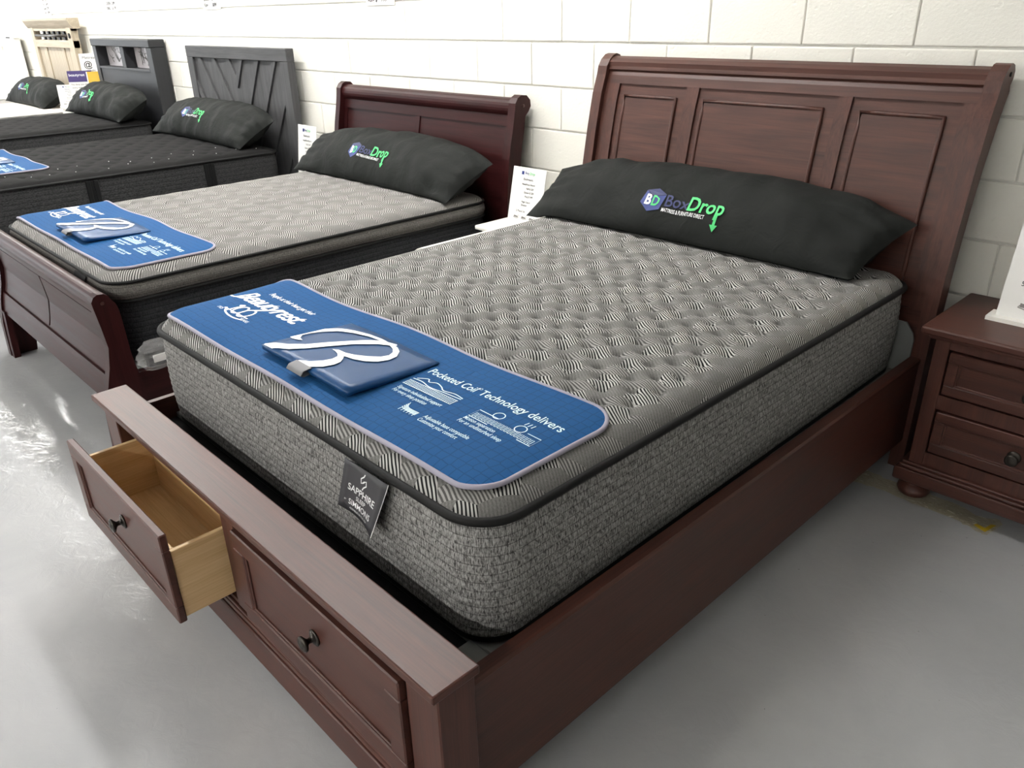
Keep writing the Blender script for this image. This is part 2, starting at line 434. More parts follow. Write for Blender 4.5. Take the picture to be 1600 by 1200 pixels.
# ------------------------------------------------------------------ room
YW = 2.2316; BX = 0.4064; BZ = 0.2032; X0 = -0.7309
XL, XR, YF = -13.0, 7.5, -5.6
def build_room():
    fl = mk('floor', *box_geo(XL, XR, YF, YW + 0.1, -0.1, 0.0), M['floor']); tag(fl, 'glossy sealed light grey concrete floor', kind='structure')
    # strip where old flooring was scraped away
    pts_f = [(1.40, 1.755), (1.50, 1.77), (1.56, 1.768), (1.63, 1.785), (1.70, 1.772), (1.80, 1.778), (1.88, 1.772), (1.93, 1.762), (1.985, 1.752), (1.997, 1.762)]
    pts_b = [(2.01, 1.86), (1.985, 1.868), (1.93, 1.85), (1.86, 1.872), (1.80, 1.868), (1.74, 1.885), (1.66, 1.868), (1.58, 1.872), (1.50, 1.89), (1.40, 1.875)]
    f = smoothpts(pts_f, 4); b = smoothpts(pts_b, 4)
    rnd = random.Random(3)
    out = [(x + rnd.uniform(-.004, .004), y + rnd.uniform(-.006, .006)) for x, y in f + b]
    v, t = poly2d(out)
    mk('scraped_patch', [(x, y, 0.0012) for x, y in v], t, M['patch'], fl)
    ch = [(1.945, 1.782), (1.985, 1.765), (1.992, 1.795), (2.0, 1.83), (1.985, 1.825), (1.978, 1.79), (1.95, 1.797)]
    v, t = poly2d(ch); mk('paint_chip', [(x, y, 0.0022) for x, y in v], t, M['chip'], fl)
    # masonry wall, block by block over recessed mortar
    w = mk('wall_back', *box_geo(XL, XR, YW + 0.0065, YW + 0.16, 0, CEIL), M['mortar']); tag(w, 'white painted concrete block wall', kind='structure')
    v, fcs = box_geo(-(BX-.0045)/2, (BX-.0045)/2, 0, 0.05, -(BZ-.008)/2, (BZ-.008)/2, 0.0045, 2)
    me = bpy.data.meshes.new('block'); me.from_pydata(v, [], fcs); me.materials.append(M['block'])
    bm = bmesh.new(); bm.from_mesh(me); bmesh.ops.recalc_face_normals(bm, faces=bm.faces); bm.to_mesh(me); bm.free()
    rest_v, rest_f = [], []
    rnd = random.Random(5); count = 0
    for c in range(0, 15):
        zc = (c + 0.5)*BZ
        if zc + BZ/2 > CEIL: continue
        odd = (c % 2 == 1)          # course between joints at whole / half positions
        for k in range(-31, 22):
            # course 7 (z 1.42-1.63) has joints at X0 + k*BX
            xc = X0 + (k + 0.5)*BX if odd else X0 + k*BX
            if xc - BX/2 < XL or xc + BX/2 > XR: continue
            dy = rnd.uniform(-0.0012, 0.0012)
            visible = (c in (7, 8, 6, 5) and -9.6 < xc < 3.0) or (c in (4, 3) and -5.0 < xc < 3.0) or (c in (1, 2, 0) and -1 < xc < 3.0)
            if visible and count < 290:
                o = bpy.data.objects.new('block', me); COL.objects.link(o); o.parent = w
                o.location = Vector((xc, YW + dy, zc)) - ORG[w.name]; count += 1
            else:
                n = len(rest_v); rest_v += [(x+xc, y+YW+dy, z+zc) for x, y, z in v]; rest_f += [[i+n for i in q] for q in fcs]
    o = mk('block_courses', rest_v, rest_f, M['block'], w); o['kind'] = 'stuff'
    c = mk('ceiling', *box_geo(XL, XR, YF, YW + .1, CEIL, CEIL + .1), M['plaster']); tag(c, 'flat white ceiling', kind='structure')
    c = mk('wall_front', *box_geo(XL, XR, YF - .15, YF, 0, CEIL), M['plaster']); tag(c, 'plain white wall behind the camera', kind='structure')
    c = mk('wall_right', *box_geo(XR, XR + .15, YF, YW, 0, CEIL), M['plaster']); tag(c, 'plain white side wall', kind='structure')
    # shop window at the far end
    y0, y1, z0, z1 = -4.6, 1.4, 0.5, 2.7
    g = join(box_geo(XL-.15, XL, YF, y0, 0, CEIL), box_geo(XL-.15, XL, y1, YW, 0, CEIL), box_geo(XL-.15, XL, y0, y1, 0, z0), box_geo(XL-.15, XL, y0, y1, z1, CEIL))
    c = mk('wall_left', *g, M['plaster']); tag(c, 'plain white end wall around the shop window', kind='structure')
    fr = [box_geo(XL-.1, XL-.04, y0, y1, z0, z0+.06), box_geo(XL-.1, XL-.04, y0, y1, z1-.06, z1)]
    for i in range(5):
        y = y0 + (y1-y0)*i/4; fr.append(box_geo(XL-.1, XL-.04, max(y0, y-.03), min(y1, y+.03), z0, z1))
    wn = mk('window_1', *join(*fr), M['black']); tag(wn, 'wide shop window in the end wall', kind='structure')
    pl = bpy.data.lights.new('window_portal', 'AREA'); pl.shape = 'RECTANGLE'; pl.size = y1-y0; pl.size_y = z1-z0
    pl.cycles.is_portal = True
    po = bpy.data.objects.new('window_portal', pl); COL.objects.link(po); po.location = (XL+.02, (y0+y1)/2, (z0+z1)/2)
    po.rotation_euler = (math.radians(90), 0, math.radians(-90))
    # ceiling lights
    for i, (x, y) in enumerate(PANELS):
        t = thing('ceiling_light', 'rectangular ceiling light panel above the showroom floor', 'light', (x, y, CEIL), 'ceiling light panels')
        box('diffuser', x-PANEL_HALF, x+PANEL_HALF, y-.12, y+.12, CEIL-.03, CEIL-.02, M['lamp'], t, 0)
        g = join(box_geo(x-PANEL_HALF-.03, x+PANEL_HALF+.03, y-.15, y-.12, CEIL-.04, CEIL), box_geo(x-PANEL_HALF-.03, x+PANEL_HALF+.03, y+.12, y+.15, CEIL-.04, CEIL),
                 box_geo(x-PANEL_HALF-.03, x-PANEL_HALF, y-.12, y+.12, CEIL-.04, CEIL), box_geo(x+PANEL_HALF, x+PANEL_HALF+.03, y-.12, y+.12, CEIL-.04, CEIL))
        mk('frame', *g, M['whitew'], t)
build_room()

# ------------------------------------------------------------------ mattresses
def dist_rr(x, y, b, r):
    x0, x1, y0, y1 = b
    qx = max(x0 + r - x, 0, x - (x1 - r)); qy = max(y0 + r - y, 0, y - (y1 - r))
    ix = min(x - x0, x1 - x); iy = min(y - y0, y1 - y)
    if qx > 0 and qy > 0: return r - math.hypot(qx, qy)
    return min(ix, iy)
class Mattress:
    def __init__(s, b, zb, zp, crown, r=0.10, px=0.1, py=0.1, dim=0.009, phase=0.0):
        s.b, s.zb, s.zp, s.crown, s.r, s.px, s.py, s.dim = b, zb, zp, crown, r, px, py, dim
    def smooth_top(s, x, y):
        d = max(0.0, dist_rr(x, y, s.b, s.r))
        return s.zp + s.crown*(1 - math.exp(-d/0.028))
    def top(s, x, y):
        d = max(0.0, dist_rr(x, y, s.b, s.r))
        z = s.smooth_top(x, y)
        f = min(1.0, max(0.0, (d - 0.035)/0.05))
        jx = x + 0.012*math.sin(y*17.0) ; jy = y + 0.012*math.sin(x*13.0)
        best = 9
        for ox, oy in ((0, 0), (0.5, 0.5)):
            gx = ((jx/s.px + ox + 0.5) % 1.0 - 0.5)*s.px; gy = ((jy/s.py + oy + 0.5) % 1.0 - 0.5)*s.py
            best = min(best, math.hypot(gx*0.8, gy*1.1))
        dip = 1.15*math.exp(-(best/0.011)**2) + 0.55*math.exp(-(best/0.036)**2)
        z -= s.dim*f*dip
        z += 0.0025*f*noise.noise(Vector((x*9, y*9, 3.1)))
        return z
def build_mattress(name, label, mt, top_mat, sections, pipings, res=0.012, strap=None, lines=0.021):
    x0, x1, y0, y1 = mt.b; cx, cy = (x0+x1)/2, (y0+y1)/2
    t = thing(name, label, 'mattress', (cx, cy, mt.zb))
    # top panel
    ny = int((y1-y0)/res); nx = int((x1-x0)/res); r = mt.r
    vs, fs, uv = [], [], []
    def ygrade(j):
        return y0 + (y1-y0)*j/ny
    ys = [y0 + 0.001, y0 + 0.004] + [ygrade(j) for j in range(1, ny)] + [y1-0.004, y1 - 0.001]
    for y in ys:
        d = min(y-y0, y1-y); ins = 0.0
        if d < r: ins = r - math.sqrt(max(0, r*r - (r-d)**2))
        for i in range(nx+1):
            x = (x0+ins) + (x1-x0-2*ins)*i/nx
            vs.append((x, y, mt.top(x, y))); uv.append((x, y))
    w = nx+1
    for j in range(len(ys)-1):
        for i in range(nx):
            fs.append([j*w+i, j*w+i+1, (j+1)*w+i+1, (j+1)*w+i])
    mk('top_panel', vs, fs, top_mat, t, True, uv, recalc=False)
    # borders
    out = rr(x0, x1, y0, y1, r)
    for nm, za, zb_, bulge, mat in sections:
        n = max(2, int((zb_-za)/0.007)); loops = []
        for i in range(n+1):
            q = i/n; z = za + (zb_-za)*q
            off = bulge*math.sin(math.pi*q)**0.7
            ph = ((z - za)/lines) % 1.0
            off -= 0.0022*math.exp(-((min(ph, 1-ph))/0.13)**2) if 0.05 < q < 0.95 else 0
            loops.append([(p[0]+nn[0]*(off-0.004), p[1]+nn[1]*(off-0.004), z) for p, nn in out])
        v, f = loft(loops); mk(nm, v, f, mat, t, True, recalc=False)
    for z, rad, mat in pipings:
        v, f = tube([(p[0]+nn[0]*0.004, p[1]+nn[1]*0.004, z) for p, nn in out], rad, 8, True)
        mk('piping', v, f, mat, t, True)
    v, f = loft([[(p[0]-nn[0]*0.01, p[1]-nn[1]*0.01, mt.zb) for p, nn in out], [(p[0]-nn[0]*0.002, p[1]-nn[1]*0.002, mt.zb+0.006) for p, nn in out], [(p[0]-nn[0]*0.002, p[1]-nn[1]*0.002, mt.zb+0.02) for p, nn in out]])
    v2 = [(p[0]-nn[0]*0.01, p[1]-nn[1]*0.01, mt.zb) for p, nn in out]
    mk('bottom_tape', *join((v, f), (v2, [list(range(len(v2)))[::-1]])), M['black'], t, True)
    if strap:
        for y in strap:
            g = join(box_geo(x1+0.004, x1+0.016, y-.035, y-.010, mt.zb+.02, mt.zp-.012, .002), box_geo(x1+0.004, x1+0.016, y+.010, y+.035, mt.zb+.02, mt.zp-.012, .002), box_geo(x1+0.002, x1+0.010, y-.012, y+.012, mt.zb+.02, mt.zp-.012))
            mk('strap', *g, M['black'], t)
    return t

m1 = Mattress((-0.012, 1.537, 0.0, 1.99), 0.383, 0.694, 0.045, dim=0.017)
T1 = build_mattress('mattress', 'grey hatched-top mattress with heather sides on the cherry storage bed', m1, M['top1'],
    [('side_border', 0.40, 0.689, 0.010, M['side1'])], [(0.692, 0.0095, M['black'])], 0.0072)
m2 = Mattress((-2.06, -0.635, 0.085, 2.02), 0.335, 0.662, 0.036, px=0.16, py=0.13, dim=0.012)
T2 = build_mattress('mattress', 'pillow-top mattress with taupe top and charcoal side on the dark sleigh bed', m2, M['top2'],
    [('pillow_top_border', 0.588, 0.658, 0.018, M['side2']), ('side_border', 0.352, 0.584, 0.010, M['side2d'])], [(0.660, 0.007, M['black']), (0.586, 0.008, M['black'])], 0.013)
m3 = Mattress((-4.31, -2.80, 0.05, 2.0), 0.40, 0.700, 0.03, px=0.22, py=0.16, dim=0.012)
T3 = build_mattress('mattress', 'black quilted mattress with dark grey strapped side by the chevron headboard', m3, M['top3'],
    [('side_border', 0.417, 0.696, 0.010, M['side3'])], [(0.698, 0.008, M['black'])], 0.02, strap=(0.73, 1.47), lines=0.028)
m4 = Mattress((-6.42, -5.03, 0.05, 2.0), 0.40, 0.72, 0.03, px=0.22, py=0.16, dim=0.012)
T4 = build_mattress('mattress', 'black quilted mattress by the black headboard with picture niches', m4, M['top3'],
    [('side_border', 0.417, 0.716, 0.010, M['side3'])], [(0.718, 0.008, M['black'])], 0.025, lines=0.028)
m5 = Mattress((-8.40, -7.03, 0.05, 2.0), 0.36, 0.70, 0.03, px=0.22, py=0.16, dim=0.012)
T5 = build_mattress('mattress', 'cream quilted mattress by the beige slatted headboard', m5, M['top5'],
    [('side_border', 0.377, 0.696, 0.010, M['side5'])], [(0.698, 0.008, M['side5'])], 0.03, lines=0.04)
m6 = Mattress((-10.8, -9.35, 0.05, 2.0), 0.36, 0.70, 0.03, px=0.22, py=0.16, dim=0.012)
T6 = build_mattress('mattress', 'grey and cream mattress by the white headboard at the far end', m6, M['top5'],
    [('side_border', 0.377, 0.696, 0.010, M['side5'])], [(0.698, 0.008, M['side5'])], 0.04, lines=0.04)

# white lint specks on the black mattress nearest the grey one
rnd = random.Random(11)
v0, f0 = lathe([(0.0005, 0), (0.003, 0.001), (0.0034, 0.0022), (0.0015, 0.0036)], 6, (0, 0, 0))
me_l = bpy.data.meshes.new('lint_speck'); me_l.from_pydata(v0, [], f0); me_l.materials.append(M['lint'])
for i in range(22):
    row = i % 2
    y = 0.35 + 1.6*(i/22) + rnd.uniform(-.03, .03); x = -2.80 - (0.07 if row else 0.22) - rnd.uniform(0, .12)
    o = bpy.data.objects.new('lint_speck', me_l); COL.objects.link(o); o.parent = T3
    o.location = Vector((x, y, m3.top(x, y) + 0.0005)) - ORG[T3.name]

# ------------------------------------------------------------------ brand tag on the near mattress
def brand_tag():
    # hangs from the piping on the foot side; bottom swings out a little
    def surf(x, h, off=0.0):     # h = distance below the piping
        y = -0.016 - 0.10*max(0, h-.01)**1.2 - 0.012*((x-1.15)/0.08)**2*(h/.13) - off
        return (x - 0.28*h, y, 0.684 - h)
    xa, xb, H = 1.105, 1.265, 0.135
    n = 8
    fr = [[surf(xa+(xb-xa)*i/n, H*j/n) for i in range(n+1)] for j in range(n+1)]
    bk = [[surf(xa+(xb-xa)*i/n, H*j/n, -0.0015) for i in range(n+1)] for j in range(n+1)]
    vs = [p for r in fr for p in r] + [p for r in bk for p in r]; N = (n+1)**2; fs = []
    for j in range(n):
        for i in range(n):
            a = j*(n+1)+i; q = [a, a+1, a+n+2, a+n+1]; fs.append(q); fs.append([N+k for k in q[::-1]])
    rim = [i for i in range(n+1)] + [(j+1)*(n+1)-1 for j in range(1, n+1)] + [N-1-i for i in range(1, n+1)] + [(n-j)*(n+1) for j in range(1, n)]
    for a, b in zip(rim, rim[1:]+rim[:1]): fs.append([a, b, N+b, N+a])
    m = plain('tag_charcoal', sr(58, 58, 62), 0.55)
    tg = mk('brand_tag', vs, fs, m, T1, True); tg['label'] = 'charcoal fabric brand tag with white lettering'
    fn = lambda x, y: surf(xa + (xb-xa)/2 + x, -y, 0.0012)
    g = [(text2d('SAPPHIRE', 0.026, 0.012, 0, 'CENTER'), 0, -0.075), (text2d('SLEEP', 0.016, 0.008, 0, 'CENTER'), 0, -0.092),
         (text2d('SIMMONS', 0.022, 0.004, 0, 'CENTER'), 0.002, -0.113), (text2d('BY', 0.006, 0, 0, 'CENTER'), -0.058, -0.108),
         (text2d('ASSEMBLED IN THE USA', 0.0072, 0, 0, 'CENTER'), 0, -0.125)]
    # lozenge emblem of two interlocked hooks
    for sgn in (1, -1):
        p = [(0.002*sgn, 0.022*sgn), (-0.002*sgn, 0.014*sgn), (-0.011*sgn, 0.006*sgn), (-0.009*sgn, -0.006*sgn), (0.0, -0.001*sgn), (0.004*sgn, 0.004*sgn)]
        g.append((stroke2d(p, 0.0035), 0, -0.032))
    mk('lettering', *place2d(g, fn), M['white_print'], tg, recalc=False)
    mk('edge_thread', *tube([surf(xb, H*j/8, -0.0007) for j in range(9)], 0.0009, 5), M['white_print'], tg)
brand_tag()
def small_tag():
    pts = [(-1.0, 0.072, 0.652), (-1.0, 0.061, 0.63), (-1.0, 0.059, 0.595), (-1.0, 0.063, 0.570)]
    vs = []
    for (x, y, z) in pts: vs += [(-1.0, y, z), (-0.87, y, z), (-1.0, y+.002, z), (-0.87, y+.002, z)]
    fs = []
    for i in range(3):
        a = 4*i; fs += [[a, a+1, a+5, a+4], [a+2, a+6, a+7, a+3], [a, a+4, a+6, a+2], [a+1, a+3, a+7, a+5]]
    fs += [[0, 2, 3, 1], [12, 13, 15, 14]]
    tg = mk('brand_tag', vs, fs, M['black'], T2); tg['label'] = 'small black brand tag'
    fn = lambda x, y: (-0.935+x, 0.0575, 0.614+y)
    g = [(poly2d([(0, .016), (.007, 0), (0, -.016), (-.007, 0)]), 0, .008), (text2d('SAPPHIRE', 0.018, .01, 0, 'CENTER'), 0, -.026)]
    mk('lettering', *place2d(g, fn), M['white_print'], tg, recalc=False)
small_tag()

# ------------------------------------------------------------------ blue foot pads with print
BIG_B = [
 [(0.522, 0.108), (0.518, 0.118), (0.534, 0.138), (0.576, 0.159), (0.607, 0.191), (0.633, 0.25), (0.676, 0.327), (0.714, 0.376), (0.731, 0.376), (0.759, 0.385), (0.768, 0.378), (0.756, 0.365), (0.73, 0.343), (0.689, 0.292), (0.662, 0.232), (0.637, 0.173), (0.609, 0.14), (0.582, 0.126), (0.569, 0.117), (0.567, 0.108)],
 [(0.511, 0.197), (0.504, 0.215), (0.498, 0.26), (0.501, 0.309), (0.538, 0.337), (0.593, 0.361), (0.647, 0.374), (0.696, 0.378), (0.721, 0.377), (0.705, 0.366), (0.659, 0.36), (0.611, 0.344), (0.565, 0.32), (0.535, 0.286), (0.522, 0.257), (0.521, 0.231), (0.544, 0.211), (0.573, 0.203), (0.554, 0.196), (0.533, 0.193)],
 [(0.752, 0.365), (0.76, 0.375), (0.78, 0.372), (0.809, 0.358), (0.836, 0.33), (0.843, 0.299), (0.835, 0.269), (0.812, 0.244), (0.783, 0.229), (0.749, 0.222), (0.763, 0.211), (0.78, 0.192), (0.785, 0.169), (0.775, 0.142), (0.75, 0.119), (0.747, 0.103), (0.717, 0.103), (0.69, 0.103), (0.688, 0.109), (0.696, 0.123), (0.722, 0.136), (0.742, 0.162), (0.747, 0.188), (0.74, 0.208), (0.725, 0.218), (0.704, 0.224), (0.686, 0.226), (0.702, 0.237), (0.731, 0.239), (0.759, 0.25), (0.788, 0.271), (0.811, 0.296), (0.816, 0.319), (0.805, 0.339), (0.782, 0.355)]]
def foot_pad(label, mt, ox, oy, sx=1.0, sy=1.0):
    """pad space: x 0..1.49, y 0.04..0.455 as on the nearest bed"""
    W0, W1, H0, H1 = 0.0, 1.490, 0.036, 0.455
    def hz(x, y):
        z = mt.smooth_top(x, y) + 0.004
        yy = (y-oy)/sy; xx = (x-ox)/sx
        z += 0.004*math.sin(xx*6.0+1)*max(0, (yy-0.3)/0.2) + 0.002*math.sin(xx*11)
        return z
    X = lambda x: ox + x*sx
    Y = lambda y: oy + y*sy + 0.010*sy*math.sin(y*0)  
    t = thing('mattress_pad', label, 'mattress pad', (X(0.73), Y(0.25), hz(X(.73), Y(.25))), 'printed blue foot pads')
    def wave(x, y):     # soft waviness of the loose head-side edge
        q = max(0, (y-0.3)/0.2)
        return y + 0.012*q*math.sin(x*7.5+2.4)
    P = lambda x, y, dz=0.0: (X(x), Y(wave(x, y)), hz(X(x), Y(wave(x, y))) + dz)
    nx, ny, r = 90, 34, 0.075
    vs, uv, fs = [], [], []
    ys = [H0 + 0.001] + [H0 + (H1-H0)*j/ny for j in range(1, ny)] + [H1-0.001]
    for y in ys:
        d = min(y-H0, H1-y); ins = r - math.sqrt(max(0, r*r-(r-d)**2)) if d < r else 0
        for i in range(nx+1):
            x = W0+ins + (W1-W0-2*ins)*i/nx
            vs.append(P(x, y, 0.006)); uv.append((x, y))
    w = nx+1
    for j in range(len(ys)-1):
        for i in range(nx): fs.append([j*w+i, j*w+i+1, (j+1)*w+i+1, (j+1)*w+i])
    mk('pad_fabric', vs, fs, M['pad'], t, True, uv, recalc=False)
    ol = rr(W0, W1, H0, H1, r, 8, 0.03)
    mk('binding', *tube([P(p[0], p[1], 0.003) for p, n in ol], 0.0058, 8, True), M['binding'], t, True)
    # printed wording, flat on the fabric
    fn = lambda x, y: P(x, y, 0.0072)
    def fit(txt, size, w, bold=0.0, shear=0.0, spacing=1.0):
        v, f = text2d(txt, size, bold, shear, 'LEFT', spacing)
        xs = [q[0] for q in v]; k = w/(max(xs)-min(xs)); x_ = min(xs)
        return [((q[0]-x_)*k, q[1]) for q in v], f
    g = [(fit('People at their best get their', 0.030, 0.262, 0.006, 0.35), 0.157, 0.326),
         (fit('Beautyrest.', 0.088, 0.365, 0.016, 0.42, 0.86), 0.082, 0.246),
         (stroke2d(smoothpts([(0.050, 0.246), (0.075, 0.243), (0.10, 0.250), (0.12, 0.268)]), 0.007), 0, 0)]
    # century mark: looping 1-0-0
    g += [(stroke2d(smoothpts([(0.182, 0.212), (0.196, 0.222), (0.192, 0.195), (0.188, 0.165)]), 0.008), 0, 0),
          (ellipse2d(0.222, 0.194, 0.020, 0.027, 0.007), 0, 0), (ellipse2d(0.262, 0.194, 0.022, 0.029, 0.007), 0, 0),
          (stroke2d(smoothpts([(0.165, 0.178), (0.19, 0.160), (0.23, 0.150), (0.27, 0.150), (0.30, 0.158)]), 0.006), 0, 0),
          (stroke2d([(0.16, 0.174), (0.305, 0.174)], 0.005), 0, 0), (text2d('YEARS', 0.017, .004), 0.285, 0.155), (text2d('1925', 0.017, .004), 0.135, 0.158)]
    mk('white_lettering', *place2d(g, fn), M['white_print'], t, recalc=False)
    g = [(fit('Pocketed Coil', 0.040, 0.172, 0.010), 0.996, 0.308), (ellipse2d(1.172, 0.333, 0.004, 0.004, 0.0015, 12), 0, 0), (fit('Technology delivers', 0.040, 0.262, 0.010), 1.184, 0.308)]
    for txt, w, x, y in (('Signature individualized support', .162, 1.007, .205), ('For every sleep position', .125, 1.010, .187), ('Adjustable base compatible', .150, 1.180, .147), ('Customize your comfort', .130, 1.180, .130),
                         ('Motion separation', .098, 1.250, .205), ('For an undisturbed sleep', .136, 1.249, .188)):
        g.append((fit(txt, 0.0185, w, 0.006), x, y))
    # sleeper on coils
    def rect(x0, y0, x1, y1, w=0.003): return stroke2d([(x0, y0), (x1, y0), (x1, y1), (x0, y1), (x0, y0), (x1, y0)], w)
    g.append((rect(0.998, 0.229, 1.178, 0.252, 0.0022), 0, 0))
    g.append((stroke2d(smoothpts([(0.998, 0.262), (1.03, 0.264), (1.07, 0.256), (1.12, 0.260), (1.178, 0.262)]), 0.003), 0, 0))
    g.append((stroke2d(smoothpts([(1.005, 0.268), (1.03, 0.284), (1.045, 0.274), (1.065, 0.283), (1.09, 0.276), (1.11, 0.266), (1.145, 0.272), (1.178, 0.267)]), 0.003), 0, 0))
    for k in range(27): g.append((stroke2d([(1.001+k*0.0067, 0.231), (1.001+k*0.0067, 0.250)], 0.0026), 0, 0))
    # adjustable base
    for k in range(5): g.append((stroke2d(smoothpts([(1.102, 0.150+k*.006), (1.118, 0.143+k*.003), (1.160, 0.141+k*.003)]), 0.002), 0, 0))
    for k in range(6): g.append((stroke2d([(1.106+k*.010, 0.134), (1.106+k*.010, 0.146)], 0.002), 0, 0))
    # two rollers on coils
    g.append((rect(1.250, 0.222, 1.441, 0.257, 0.0026), 0, 0))
    for k in range(18): g.append((rect(1.256+k*.0102, 0.226, 1.2615+k*.0102, 0.244, 0.0018), 0, 0))
    g += [(ellipse2d(1.303, 0.266, 0.014, 0.014, 0.0026), 0, 0), (ellipse2d(1.379, 0.258, 0.014, 0.014, 0.0026), 0, 0)]
    for k in range(3): g.append((stroke2d([(1.372+k*.010, 0.276), (1.374+k*.010, 0.290)], 0.0026), 0, 0))
    mk('pale_lettering', *place2d(g, fn), M['cyan_print'], t, recalc=False)
    # raised vinyl pouch with the big swash letter: lifted at the foot, flat at the head
    px0, px1, py0, py1 = 0.572, 0.980, 0.083, 0.362
    LB = lambda x, y: (2.437+(x-2.437)*0.9684, -0.771+(y+0.771)*0.9684)
    def lift(x, y):
        q = (py1 - y)/(py1-py0)
        return 0.010 + 0.020*q**1.2
    n, k = 14, 10; top, bot = [], []
    for j in range(k+1):
        for i in range(n+1):
            x = px0+(px1-px0)*i/n; y = py0+(py1-py0)*j/k
            e = min(i, n-i, j, k-j); puff = 0.004*min(1, e/2)
            top.append(P(x, y, lift(x, y)+puff)); bot.append(P(x, y, lift(x, y)-0.012*min(1, (py1-y)/(py1-py0)*1.6) - 0.001))
    N = len(top); fs = []; w = n+1
    for j in range(k):
        for i in range(n):
            a = j*w+i; q = [a, a+1, a+w+1, a+w]; fs.append(q); fs.append([N+z for z in q[::-1]])
    rim = list(range(w)) + [(j+1)*w-1 for j in range(1, k+1)] + [N-1-i for i in range(1, w)] + [(k-j)*w for j in range(1, k)]
    for a, b in zip(rim, rim[1:]+rim[:1]): fs.append([a, b, N+b, N+a])
    po = mk('pouch', top+bot, fs, M['pouch'], t, True); po['label'] = 'raised glossy blue pouch with a white swash letter'
    def pt(x, y):
        e = min((x-px0)/((px1-px0)/n), (px1-x)/((px1-px0)/n), (y-py0)/((py1-py0)/k), (py1-y)/((py1-py0)/k))
        return P(x, y, lift(x, y) + 0.004*min(1, max(0, e/2)) + 0.0028)
    gg = [(poly2d([LB(*q) for q in s]), 0, 0) for s in BIG_B]
    v2, f2 = place2d(gg, lambda x, y: (max(px0+.001, x), y, 0))
    bm = bmesh.new(); bv = [bm.verts.new(q) for q in v2]
    for q in f2:
        try: bm.faces.new([bv[i] for i in q])
        except ValueError: pass
    bmesh.ops.subdivide_edges(bm, edges=[e for e in bm.edges if e.calc_length() > 0.03], cuts=2)
    bmesh.ops.triangulate(bm, faces=bm.faces)
    v3, f3 = bm_out(bm); bm.free()
    mk('swash_letter', [pt(max(px0+.001, q.x), max(py0+.001, q.y)) for q in v3], f3, M['white_print'], po, recalc=False)
    # grey pull tab at the foot edge of the pouch
    pa = []
    for s_, dy, dz in ((0, 0.006, 0.004), (1, -0.018, 0.004), (2, -0.026, -0.004), (3, -0.018, -0.010), (4, 0.004, -0.010)):
        for x in (0.745, 0.815): 
            q = P(x, py0+dy, lift(x, py0)); pa.append((q[0], q[1], q[2]+dz))
    fs = [[2*i, 2*i+1, 2*i+3, 2*i+2] for i in range(4)]
    mk('pull_tab', pa + [(a, b, c-.0015) for a, b, c in pa], fs + [[10+i for i in q[::-1]] for q in fs], plain('grey_webbing', sr(120, 120, 124), 0.6), po, True)
    return t
foot_pad('blue printed pad across the foot of the hatched grey mattress', m1, 0.0, 0.0)
foot_pad('blue printed pad across the foot of the taupe pillow-top mattress', m2, -2.07, 0.095, 0.925, 1.0)
foot_pad('blue printed pad on the black mattress at the left picture edge', m3, -4.28, 0.16, 0.76, 1.0)

